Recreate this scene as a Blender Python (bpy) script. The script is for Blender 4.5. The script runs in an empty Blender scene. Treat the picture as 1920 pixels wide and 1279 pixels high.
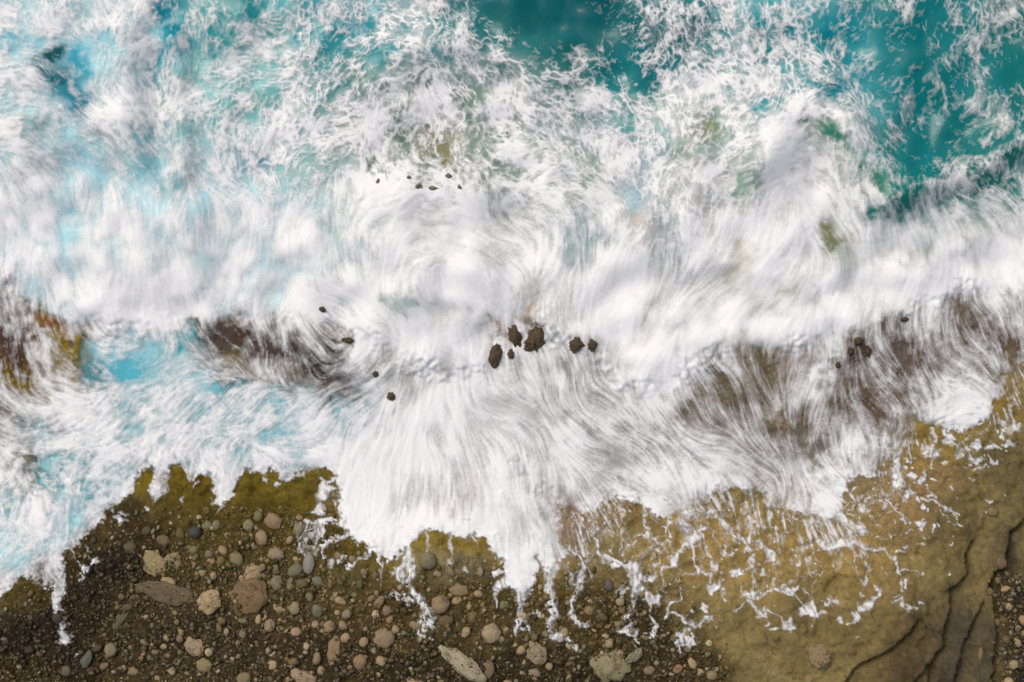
import bpy, bmesh, math, random
import numpy as np
from mathutils import Vector, Matrix, noise as mnoise

scene = bpy.context.scene
COL = scene.collection
# ---------------------------------------------------------------- camera: a drone looking straight down
HGT = 45.0
cam = bpy.data.cameras.new('camera'); cam.sensor_width = 36.0; cam.lens = 36.0*HGT/24.0
cam.clip_start = 0.5; cam.clip_end = 2000.0
camo = bpy.data.objects.new('camera', cam); COL.objects.link(camo)
camo.location = (0, 0, HGT); camo.rotation_euler = (0, 0, 0); scene.camera = camo
# ---------------------------------------------------------------- daylight: thin overcast, soft sun from seaward
SUN_EL, SUN_AZ = math.radians(60), math.radians(-42)      # azimuth measured from +Y (seaward) towards +X
w = bpy.data.worlds.new('World'); scene.world = w; w.use_nodes = True
nt = w.node_tree; nt.nodes.clear()
sky = nt.nodes.new('ShaderNodeTexSky'); sky.sky_type = 'NISHITA'; sky.sun_disc = False
sky.sun_elevation = SUN_EL; sky.sun_rotation = SUN_AZ; sky.air_density = 0.9; sky.dust_density = 5.0; sky.ozone_density = 0.4
bg = nt.nodes.new('ShaderNodeBackground'); bg.inputs['Strength'].default_value = 0.13
wo = nt.nodes.new('ShaderNodeOutputWorld'); nt.links.new(sky.outputs[0], bg.inputs[0]); nt.links.new(bg.outputs[0], wo.inputs[0])
sun = bpy.data.lights.new('sun', 'SUN'); sun.energy = 1.1; sun.angle = math.radians(30); sun.color = (1.0, 0.955, 0.90)
suno = bpy.data.objects.new('sun', sun); COL.objects.link(suno)
d = Vector((math.cos(SUN_EL)*math.sin(SUN_AZ), math.cos(SUN_EL)*math.cos(SUN_AZ), math.sin(SUN_EL)))
suno.rotation_euler = d.to_track_quat('Z', 'Y').to_euler(); suno.location = d*30
vs = scene.view_settings; vs.view_transform = 'Standard'; vs.look = 'None'; vs.gamma = 1.0; vs.exposure = 0.05
vs.use_curve_mapping = False
scene.cycles.transparent_max_bounces = 12; scene.cycles.max_bounces = 6
# === MAPS BEGIN ===
# The surf, its foam and the rock are laid out on one plan. Plan units are 1/80 m (u to the east, v to the south).
SU = 1.875                                   # plan units per sample: 2.3 cm
U0, U1, V0, V1 = -150.0, 2070.0, -135.0, 1414.0
NX = int((U1-U0)/SU)+1; NY = int((V1-V0)/SU)+1
F = np.float32
UU, VV = np.meshgrid((U0+SU*np.arange(NX)).astype(F), (V0+SU*np.arange(NY)).astype(F))

def smooth(a, b, x):
    t = np.clip((x-a)/(b-a), 0, 1); return t*t*(3-2*t)
def std(a):
    a = a-a.mean(); return (a/(a.std()+1e-9)).astype(F)
_ky = np.fft.fftfreq(NY)[:, None]; _kx = np.fft.rfftfreq(NX)[None, :]
_kk = np.sqrt(_ky*_ky+_kx*_kx)
def white(seed): return np.random.default_rng(seed).standard_normal((NY, NX)).astype(F)
def noise(wl, seed):                         # smooth noise of wavelength wl (plan units)
    s = wl/SU/2.6
    return std(np.fft.irfft2(np.fft.rfft2(white(seed))*np.exp(-2*(np.pi*_kk*s/2)**2), (NY, NX)))
def fbm(lo, hi, seed, beta=1.0):             # broadband noise between wavelengths lo and hi
    k = np.maximum(_kk, 1e-6)/SU; k = k*SU
    f = np.exp(-(k*lo/SU)**2*0.7)*np.exp(-((SU/hi)/k)**2*0.7)*k**(-beta-0.0)
    return std(np.fft.irfft2(np.fft.rfft2(white(seed))*f, (NY, NX)))
def blur(a, wl):
    s = wl/SU
    P = int(2*s)+2
    b = np.pad(a, P, mode='edge'); ky = np.fft.fftfreq(b.shape[0])[:, None]; kx = np.fft.rfftfreq(b.shape[1])[None, :]
    b = np.fft.irfft2(np.fft.rfft2(b)*np.exp(-2*(np.pi*s)**2*(ky*ky+kx*kx)), b.shape)
    return b[P:-P, P:-P].astype(F)
def gaussianise(a):
    n = 4096; q = np.quantile(a[::3, ::3], np.linspace(0, 1, n))
    return np.interp(np.interp(a, q, np.linspace(0, 1, n)), _PC, _PX).astype(F)
_PX = np.linspace(-4, 4, 4001); _PC = np.cumsum(np.exp(-_PX**2/2)); _PC = _PC/_PC[-1]
def quant(p): return np.interp(p, _PC, _PX).astype(F)

def bil(a, x, y):                            # bilinear lookup in sample coordinates
    x = np.clip(x, 0, NX-1.001); y = np.clip(y, 0, NY-1.001)
    i = x.astype(np.int32); j = y.astype(np.int32); fx = x-i; fy = y-j
    k = j*NX+i; r = a.ravel()
    return (r[k]*(1-fx)+r[k+1]*fx)*(1-fy)+(r[k+NX]*(1-fx)+r[k+NX+1]*fx)*fy
def lic(img, th, n, step=1.0):               # smear img along the flow direction th
    c = np.cos(th).astype(F); s = np.sin(th).astype(F)
    acc = img.copy(); wt = 1.0; cr = c.ravel(); sr = s.ravel(); ir = img.ravel()
    X0, Y0 = np.meshgrid(np.arange(NX, dtype=F)+F(.5), np.arange(NY, dtype=F)+F(.5))
    for sg in (1, -1):
        x = X0.copy(); y = Y0.copy(); px = c*F(sg*step); py = s*F(sg*step)
        for k in range(n):
            x += px; y += py
            np.clip(x, 0, NX-1, out=x); np.clip(y, 0, NY-1, out=y)
            idx = y.astype(np.int32)*NX+x.astype(np.int32)
            w = 0.5+0.5*math.cos(math.pi*(k+1)/(n+1))
            acc += F(w)*ir[idx]; wt += w
            dx = cr[idx]; dy = sr[idx]
            f = np.where(dx*px+dy*py < 0, F(-step), F(step))
            px = dx*f; py = dy*f
    return acc/F(wt)
def worley(x, y, seed):                      # distances to the two nearest jittered points, cell units
    r = np.random.default_rng(seed); T = r.random((2, 256, 256)).astype(F)
    i = np.floor(x).astype(np.int32); j = np.floor(y).astype(np.int32)
    f1 = np.full(x.shape, 9, F); f2 = f1.copy(); cid = f1.copy(); R = r.random((256, 256)).astype(F)
    for a in (-1, 0, 1):
        for b in (-1, 0, 1):
            ii = (i+a) & 255; jj = (j+b) & 255
            d = np.hypot(i+a+T[0, jj, ii]-x, j+b+T[1, jj, ii]-y)
            f2 = np.minimum(f2, np.maximum(f1, d)); cid = np.where(d < f1, R[jj, ii], cid); f1 = np.minimum(f1, d)
    return f1, f2, cid

# ---- strokes: a quantity painted along a path, falling off over a radius ----
def window(pts, r):
    p = np.array(pts, float)
    i0 = int(max(0, (p[:, 0].min()-r-U0)/SU)); i1 = int(min(NX, (p[:, 0].max()+r-U0)/SU+2))
    j0 = int(max(0, (p[:, 1].min()-r-V0)/SU)); j1 = int(min(NY, (p[:, 1].max()+r-V0)/SU+2))
    return slice(j0, max(j1, j0)), slice(i0, max(i1, i0))
def pathdist(X, Y, pts):                     # distance to a polyline, and position along it 0..1
    best = np.full(X.shape, 1e9, F); tt = np.zeros(X.shape, F)
    if len(pts) == 1: return np.hypot(X-pts[0][0], Y-pts[0][1]), tt
    L = [math.dist(pts[k], pts[k+1]) for k in range(len(pts)-1)]; tot = sum(L)+1e-6; s = 0
    for k in range(len(pts)-1):
        ax, ay = pts[k]; bx, by = pts[k+1]; dx, dy = bx-ax, by-ay; l2 = dx*dx+dy*dy+1e-9
        t = np.clip(((X-ax)*dx+(Y-ay)*dy)/l2, 0, 1)
        d = np.hypot(X-ax-t*dx, Y-ay-t*dy); m = d < best
        best = np.where(m, d, best); tt = np.where(m, (s+t*L[k])/tot, tt); s += L[k]
    return best, tt
W1 = noise(55, 11); W2 = noise(55, 12); W3 = noise(17, 13); W4 = noise(17, 14)
WX = UU+9*W1+3.5*W3; WY = VV+9*W2+3.5*W4      # wandering coordinates: no outline stays a clean curve
def paint(A, pts, r, val, k=1.0, hard=0.0, warp=True):
    sl = window(pts, r*2.2+30); X, Y = (WX[sl], WY[sl]) if warp else (UU[sl], VV[sl])
    d, _ = pathdist(X, Y, pts)
    w = k*((1-smooth(r*hard, r, d)) if hard > 0 else np.exp(-(d/r)**2*1.4))
    if A.ndim == 3: A[sl] += w[..., None]*(np.array(val, F)-A[sl])
    else: A[sl] += w*(val-A[sl])
def side(X, Y, pts):                         # inside test for a closed outline
    ins = np.zeros(X.shape, bool); n = len(pts)
    for k in range(n):
        x0, y0 = pts[k]; x1, y1 = pts[(k+1) % n]
        if y0 == y1: continue
        c = ((Y < y0) != (Y < y1)) & (X < (x1-x0)*(Y-y0)/(y1-y0)+x0)
        ins ^= c
    return ins
def poly(pts, soft, X=None, Y=None):         # 1 inside, 0 outside, ramp of width soft
    X = WX if X is None else X; Y = WY if Y is None else Y
    sl = window(pts, soft*2+40); out = np.zeros(UU.shape, F)
    d, _ = pathdist(X[sl], Y[sl], list(pts)+[pts[0]])
    d = np.where(side(X[sl], Y[sl], pts), d, -d)
    out[sl] = smooth(-soft, soft, d); return out
def lin(c):
    c = np.array(c, float)/255.0
    return np.where(c <= .04045, c/12.92, ((c+.055)/1.055)**2.4)

def grid(txt, c0, r0, dc, dr):               # a coarse chart read cell by cell, spread smoothly over the plan
    g = np.array([[float(t) for t in l.split()] for l in txt.strip().splitlines()], F)
    h, w = g.shape
    x = np.clip((UU[0]-c0)/dc, 0, w-1.001); y = np.clip((VV[:, 0]-r0)/dr, 0, h-1.001)
    i = x.astype(int); j = y.astype(int); fx = x-i; fy = y-j
    fx = fx*fx*(3-2*fx); fy = fy*fy*(3-2*fy)
    r = g[:, i]*(1-fx)+g[:, i+1]*fx
    return (r[j]*(1-fy)[:, None]+r[j+1]*fy[:, None]).astype(F)

# foam cover in per cent, one value every metre
COV = grid('''
85 85 84 62 52 45 50 58 66 66 55 14  3  6 14 34 56 68 62 40 28 16 26 38
76 56 74 66 58 58 62 70 62 84 86 60 28 42 40 60 84 84 72 36 28 12 24 26
86 74 86 74 84 76 80 80 82 86 82 86 84 72 60 62 84 84 76 74 34 18 30 26
90 80 80 68 88 84 88 90 84 86 74 74 84 84 80 78 70 84 92 76 52 24 24 36
95 91 90 78 85 90 90 86 95 90 92 88 87 76 84 90 92 90 94 93 82 36 44 66
97 95 95 92 93 92 88 82 95 97 95 95 92 80 90 80 88 88 93 80 92 93 94 93
88 98 98 98 98 97 95 86 92 97 97 95 92 95 97 92 86 80 95 96 98 98 95 97
60 88 97 97 95 88 88 88 96 98 98 92 86 92 98 98 98 98 98 97 92 60 42 60
38 56 52 66 56 40 44 60 85 97 97 86 82 85 92 98 86 42 42 62 46 46 50 48
60 80 84 76 70 72 76 78 86 95 93 88 74 70 82 84 56 40 40 54 52 52 90 70
78 82 80 86 82 84 84 88 96 96 94 92 88 82 86 88 74 58 54 62 60 60 76 40
76 68 80 88 88 88 88 92 95 93 90 92 86 78 80 92 88 82 82 84 82 70 50 30
74 66 88 90 88 88 90 92 96 96 95 95 92 66 76 92 84 60 88 94 84 40 30 30
84 84 92 92 90 90 90 94 99 99 97 95 95 80 60 80 60 60 70 70 60 30 30 30
88 90 92 92 90 90 90 94 99 99 97 95 99 90 60 60 60 60 60 60 60 30 30 30
''', 40, 40, 80, 80)/100.0

# character of the foam: lace (webs), hair (drawn-out strands), pile (deep churned white)
LACE = grid('''
6 7 7 6 6 6 6 7 8 8 9 9 9 9 9 9 8 8 7 6 5 5 5 5
5 5 6 5 5 6 7 7 8 6 6 7 8 9 9 9 7 7 7 5 4 4 4 4
4 4 5 4 5 7 8 8 7 6 6 6 6 6 8 8 7 7 6 3 4 4 4 4
2 2 2 2 4 6 6 7 5 4 6 6 5 4 5 7 6 7 4 1 3 4 4 3
1 1 1 1 2 2 3 3 2 3 5 4 3 2 3 6 4 4 1 1 1 2 2 2
0 0 0 0 1 1 1 1 3 3 3 2 1 1 2 3 2 1 0 0 0 1 1 1
3 0 0 0 0 0 0 1 3 2 2 3 2 2 0 0 0 0 0 0 0 0 0 0
4 2 0 0 3 3 2 2 2 1 1 3 2 1 0 0 0 0 0 0 0 2 2 2
5 5 6 6 6 5 3 2 1 0 0 1 1 1 0 0 1 1 1 2 2 2 3 3
5 5 6 6 6 6 5 3 1 0 0 1 1 1 1 1 1 1 1 2 3 3 6 5
6 6 6 6 7 7 6 4 2 1 1 1 1 1 2 2 2 1 2 3 4 4 5 5
8 8 7 6 5 5 5 3 1 1 1 1 2 2 3 3 2 2 3 4 5 5 5 5
7 7 7 4 4 4 4 3 1 1 1 1 1 2 3 2 3 3 3 4 5 5 5 5
6 6 6 4 4 4 4 3 1 1 1 1 1 2 3 2 3 3 3 4 5 5 5 5
5 5 5 4 4 4 4 3 1 1 1 1 1 2 3 2 3 3 3 4 5 5 5 5
''', 40, 40, 80, 80)/9.0
LACE = np.clip(LACE+.34*(1-smooth(330, 470, VV))*(1-LACE), 0, 1)

# ---- where the water stands, where the rock shows ----
WCOL = np.empty(UU.shape+(3,), F); WCOL[:] = lin((150, 200, 206))
_k = smooth(560, 820, UU+60*noise(200, 17))[..., None]*smooth(190, 300, VV+40*noise(160, 18))[..., None]
WCOL += _k*(lin((190, 194, 182)).astype(F)-WCOL)      # churned, sediment-grey water over the reef
LCOL = np.empty(UU.shape+(3,), F); LCOL[:] = lin((134, 116, 74))
for pts, r, c in [
    ([(1000, 20), (1100, 120)], 230, (4, 112, 116)), ([(940, -40), (1130, -40), (1130, 60)], 150, (0, 100, 104)),
    ([(1700, -40), (1760, 240), (1720, 330)], 190, (4, 122, 124)), ([(1900, 0), (1900, 260)], 120, (20, 118, 116)),
    ([(1570, 60), (1560, 170)], 60, (18, 138, 148)), ([(1460, 60), (1420, 160)], 90, (60, 156, 162)),
    ([(1200, 110), (1300, 60)], 80, (12, 124, 128)), ([(1150, 150), (1210, 165)], 30, (0, 112, 116)),
    ([(430, -10), (480, 30)], 50, (10, 116, 114)), ([(395, 65), (430, 85)], 34, (24, 120, 126)), ([(560, 30), (640, 120)], 90, (72, 166, 174)), ([(380, 40), (480, 90)], 80, (84, 166, 168)),
    ([(300, 0), (320, 60)], 36, (16, 140, 160)), ([(285, 90), (300, 330)], 30, (100, 180, 194)), ([(150, 80), (165, 140)], 24, (84, 176, 198)),
    ([(105, 105), (110, 112)], 20, (16, 74, 84)), ([(80, 120), (100, 150)], 24, (40, 110, 124)), ([(130, 170), (160, 200)], 26, (30, 146, 170)),
    ([(40, 90), (0, 95)], 30, (120, 186, 200)), ([(720, 60), (700, 130)], 70, (40, 158, 172)), ([(660, 140), (690, 160)], 40, (20, 132, 142)),
    ([(190, 245), (210, 280)], 26, (128, 112, 108)), ([(60, 320), (75, 300)], 40, (150, 140, 142)), ([(45, 230), (60, 250)], 30, (120, 160, 158)),
    ([(225, 290), (240, 330)], 26, (128, 158, 148)), ([(260, 260), (275, 320)], 28, (60, 160, 176)),
    ([(420, 200), (560, 170)], 70, (118, 184, 180)), ([(350, 130), (360, 250)], 40, (120, 180, 176)), ([(340, 340), (330, 360)], 30, (110, 150, 142)),
    ([(470, 300), (500, 310)], 26, (70, 168, 190)), ([(560, 310), (600, 330)], 60, (140, 178, 164)),
    ([(700, 200), (960, 190)], 120, (124, 150, 138)), ([(780, 160), (800, 150)], 24, (110, 138, 118)), ([(760, 280), (900, 330)], 110, (112, 130, 110)),
    ([(820, 265), (840, 290)], 34, (140, 136, 92)), ([(700, 312), (712, 318)], 22, (108, 122, 92)), ([(930, 245), (950, 240)], 22, (94, 128, 110)),
    ([(1000, 330), (1100, 350)], 90, (130, 160, 146)), ([(1100, 360), (1120, 340)], 36, (120, 146, 118)), ([(1150, 220), (1220, 240)], 70, (112, 172, 168)),
    ([(1310, 250), (1330, 255)], 60, (132, 140, 100)), ([(1380, 230), (1420, 270)], 40, (110, 160, 148)), ([(1200, 310), (1190, 370)], 50, (130, 172, 182)),
    ([(1060, 430), (1110, 440)], 60, (118, 166, 170)), ([(1260, 420), (1280, 470)], 50, (140, 162, 162)),
    ([(1550, 250), (1600, 310), (1650, 350)], 32, (92, 138, 118)), ([(1510, 250), (1560, 300)], 50, (146, 168, 152)), ([(1640, 300), (1690, 360)], 40, (60, 150, 146)),
    ([(1420, 330), (1390, 370)], 26, (128, 168, 144)), ([(1650, 385), (1740, 360), (1900, 290)], 34, (40, 120, 112)), ([(1780, 400), (1900, 370)], 40, (100, 140, 128)),
    ([(1390, 480), (1430, 540)], 50, (158, 156, 130)), ([(1535, 425), (1555, 450)], 34, (118, 120, 76)), ([(1370, 480), (1360, 540)], 30, (158, 166, 152)),
    ([(630, 440), (650, 520)], 50, (140, 180, 158)), ([(600, 560), (600, 580)], 20, (116, 104, 76)), ([(150, 420), (500, 480)], 170, (160, 206, 214)), ([(150, 560), (600, 560)], 60, (190, 214, 218)),
    ([(750, 570), (800, 560)], 40, (160, 184, 172)), ([(1650, 395), (1760, 370), (1880, 335)], 30, (36, 116, 108)), ([(1385, 460), (1400, 540), (1430, 545)], 44, (176, 174, 150)), ([(1200, 410), (1215, 440)], 26, (176, 172, 160)), ([(1515, 222), (1560, 255), (1600, 305), (1650, 352)], 16, (84, 136, 114)), ([(700, 760), (860, 760), (960, 820)], 150, (206, 206, 206)), ([(760, 950), (980, 980)], 120, (210, 208, 206)), ([(1300, 780), (1600, 760), (1850, 640)], 140, (178, 172, 166)), ([(922, 606), (932, 628)], 16, (190, 150, 122)), ([(998, 560), (1004, 590)], 20, (190, 160, 128)),
    ([(230, 690), (250, 700)], 50, (96, 182, 200)), ([(180, 690), (190, 710)], 24, (40, 130, 150)), ([(430, 700), (440, 730)], 40, (36, 110, 126)),
    ([(330, 640), (350, 620)], 40, (80, 170, 180)), ([(520, 780), (640, 760)], 100, (120, 190, 200)), ([(120, 800), (420, 800)], 110, (120, 184, 192)),
    ([(60, 900), (70, 940)], 60, (110, 118, 104)), ([(45, 870), (60, 880)], 26, (130, 110, 60)), ([(130, 900), (160, 940)], 60, (100, 178, 190)), ([(60, 1000), (140, 1010)], 90, (150, 198, 206)),
]: paint(WCOL, pts, r, lin(c))
GRAV = np.zeros(UU.shape, F)                 # where the ledge gives way to gravel
for pts, r, v in [([(150, 1120), (330, 1060), (560, 1090)], 130, 1), ([(0, 1250), (1250, 1270)], 130, 1), ([(700, 1150), (1200, 1160)], 80, .9), ([(1310, 1250), (1320, 1270)], 40, 1),
                  ([(1915, 1110), (1910, 1300)], 55, 1), ([(420, 980), (600, 1000)], 50, .7), ([(800, 1100), (900, 1100)], 50, .6)]:
    paint(GRAV, pts, r, v)

LCOL += .9*np.clip(GRAV*1.15, 0, 1)[..., None]*(lin((80, 66, 27)).astype(F)-LCOL)
for pts, r, c in [
    ([(1250, 740), (1560, 820)], 150, (112, 98, 76)), ([(1700, 640), (1900, 600)], 130, (106, 90, 78)), ([(1480, 660), (1490, 800)], 34, (116, 92, 62)), ([(1470, 790), (1475, 800)], 20, (134, 104, 50)),
    ([(1600, 680), (1690, 600)], 80, (104, 88, 80)), ([(1640, 760), (1700, 800)], 50, (100, 76, 54)), ([(1850, 640), (1900, 620)], 46, (100, 76, 56)), ([(1790, 580), (1850, 560)], 60, (118, 100, 84)), ([(1720, 650), (1740, 720)], 50, (112, 92, 82)),
    ([(1000, 740), (1120, 820)], 100, (132, 126, 120)), ([(700, 800), (900, 900)], 170, (168, 162, 150)), ([(1000, 760), (1060, 740)], 40, (120, 108, 104)), ([(880, 700), (940, 720)], 40, (148, 136, 132)),
    ([(1040, 900), (1080, 960)], 70, (132, 104, 82)), ([(960, 880), (970, 876)], 20, (142, 122, 86)), ([(1170, 945), (1180, 950)], 30, (120, 86, 44)),
    ([(10, 640), (30, 700)], 60, (66, 38, 26)), ([(10, 560), (40, 590)], 60, (104, 90, 88)), ([(20, 715), (40, 720)], 26, (120, 96, 14)), ([(30, 800), (100, 780)], 40, (132, 124, 116)), ([(0, 750), (20, 760)], 30, (96, 74, 46)),
    ([(100, 600), (130, 640), (160, 662)], 30, (134, 106, 16)), ([(90, 600), (120, 612)], 14, (122, 80, 44)), ([(190, 645), (200, 650)], 20, (110, 112, 80)),
    ([(400, 610), (480, 640), (640, 690), (700, 725)], 70, (68, 57, 56)), ([(440, 640), (480, 650)], 34, (74, 54, 44)), ([(360, 640), (380, 660)], 30, (96, 110, 104)),
    # the shore
    ([(1300, 1000), (1600, 1050)], 130, (142, 116, 66)), ([(1500, 1180), (1660, 1200)], 120, (114, 96, 58)), ([(1700, 960), (1760, 880)], 80, (140, 112, 72)), ([(1720, 820), (1880, 760)], 60, (132, 108, 50)),
    ([(1880, 860), (1920, 920)], 70, (98, 85, 52)), ([(1810, 960), (1780, 1080)], 70, (98, 84, 50)), ([(1720, 1180), (1680, 1279)], 70, (78, 64, 40)), ([(1790, 1160), (1770, 1279)], 54, (72, 63, 48)), ([(1840, 1180), (1830, 1300)], 36, (74, 65, 46)),
    ([(1900, 1000), (1890, 1060)], 34, (70, 60, 42)), ([(1905, 1120), (1910, 1300)], 50, (44, 35, 22)),
    ([(280, 900), (620, 890)], 60, (112, 92, 16)), ([(350, 930), (600, 950)], 50, (96, 78, 18)), ([(640, 1000), (720, 1050)], 40, (118, 98, 26)), ([(780, 1010), (920, 1020)], 44, (128, 106, 40)), ([(950, 1060), (1040, 1080)], 40, (120, 98, 44)),
    ([(220, 960), (160, 1020)], 26, (100, 80, 32)), ([(50, 1090), (80, 1110)], 50, (88, 72, 18)),
    ([(330, 990), (480, 990), (620, 1030)], 60, (82, 68, 22)), ([(700, 1110), (1000, 1120), (1140, 1120)], 60, (84, 68, 32)),
    ([(180, 1080), (250, 1040)], 80, (34, 26, 13)), ([(0, 1200), (140, 1170), (150, 1240)], 80, (42, 32, 18)), ([(280, 1000), (260, 960)], 40, (54, 42, 18)),
    ([(300, 1180), (600, 1230)], 100, (64, 51, 30)), ([(640, 1230), (1000, 1262), (1240, 1262)], 60, (60, 48, 26)), ([(1180, 1160), (1300, 1240)], 50, (66, 54, 28)),
]: paint(LCOL, pts, r, lin(c))
# edge of the swash on the shore
EDGE = [(0,1132),(20,1106),(48,1072),(77,1080),(104,1086),(106,1108),(112,1135),(121,1150),(126,1170),(127,1196),(143,1203),(138,1175),(124,1146),(126,1128),(136,1105),(130,1068),(124,1031),(148,1018),(174,998),(191,981),(201,961),(228,937),(248,927),(258,914),(260,890),(277,873),(290,868),(292,900),(288,925),(300,938),(314,922),(318,896),(318,872),(342,870),(356,890),(369,902),(376,888),(398,882),(403,915),(408,938),(420,946),(438,936),(444,910),(458,884),(462,875),(476,887),(497,890),(500,867),(512,873),(523,894),(540,900),(570,884),(604,877),(629,890),(638,917),(637,947),(641,967),(634,984),(648,998),(668,1008),(685,1018),(692,1035),(715,1042),(749,1040),(769,1031),(779,1008),(799,991),(813,994),(836,1001),(870,998),(886,994),(917,1008),(920,1024),(933,1038),(947,1040),(948,1078),(960,1098),(984,1108),(1004,1092),(1012,1065),(1005,1040),(1014,1038),(1018,1062),(1036,1066),(1043,1044),(1066,1031),(1052,1011),(1046,984),(1036,945),(1050,948),(1076,962),(1116,956),(1136,937),(1160,936),(1177,940),(1210,950),(1250,968),(1277,954),(1313,937),(1340,919),(1380,914),(1414,918),(1441,944),(1471,954),(1508,957),(1535,962),(1558,966),(1578,942),(1578,927),(1590,914),(1584,900),(1609,890),(1635,891),(1652,872),(1668,850),(1692,836),(1702,806),(1712,786),(1727,793),(1750,796),(1777,808),(1804,811),(1830,796),(1851,783),(1856,756),(1881,734),(1886,706),(1919,672),(1990,650),(2300,600),(2300,-400),(-400,-400),(-400,1300),(-60,1180)]
EX = UU+3.0*W1+2.2*W3+2.2*noise(8, 15); EY = VV+3.0*W2+2.2*W4+2.2*noise(8, 16)
INSIDE = poly(EDGE, 5.0, EX, EY)
# lower edge of the deep breaking surf
FRONT = [(-400,-400),(-400,460),(-20,492),(8,512),(30,545),(60,572),(95,592),(150,612),(200,622),(250,626),(300,612),(340,606),(400,592),(450,596),(500,590),(540,600),(580,592),(640,616),(680,622),(720,650),(780,690),(850,700),(905,690),(925,672),(930,640),(940,628),(960,630),(985,612),(1010,606),(1040,640),(1075,632),(1110,642),(1130,680),(1160,720),(1200,742),(1240,740),(1275,718),(1310,690),(1345,660),(1380,652),(1420,660),(1470,660),(1520,648),(1560,632),(1600,632),(1640,606),(1690,596),(1720,572),(1760,556),(1800,536),(1840,532),(1880,548),(1919,566),(2000,580),(2300,600),(2300,-400)]
SURF = poly(FRONT, 22.0, UU+7*W1+5*W3, VV+7*W2+5*W4)
POOL = [(165,650),(200,625),(300,610),(345,615),(370,650),(410,702),(480,718),(560,738),(640,756),(690,752),(720,770),(700,790),(660,840),(640,890),(560,892),(400,880),(270,860),(255,905),(180,985),(120,1020),(60,1060),(-60,1110),(-60,900),(60,880),(70,820),(150,760),(180,730),(160,690)]
WET = np.maximum(smooth(.55, 1.0, blur(SURF, 8)), poly(POOL, 26.0))
FILM = np.zeros(UU.shape, F)                 # milky sheet of water still running over the rock
for p, r, v in [([(790, 740), (860, 740), (960, 800)], 105, .92), ([(720, 900), (900, 900), (980, 1000)], 95, .92), ([(1080, 860), (1250, 900)], 90, .6), ([(1260, 830), (1560, 890)], 70, .24), ([(1620, 880), (1780, 750)], 60, .2), ([(1000, 690), (1100, 720)], 60, .35), ([(760, 720), (780, 730)], 30, .3)]: paint(FILM, p, r, v)
WET = np.maximum(WET, FILM*INSIDE)
for p, r in [([(20, 885), (60, 880), (70, 930)], 30), ([(40, 800), (90, 790)], 30)]: paint(WET, p, r, .35)
WET = np.minimum(WET, smooth(.55, .98, blur(INSIDE, 12)))

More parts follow.
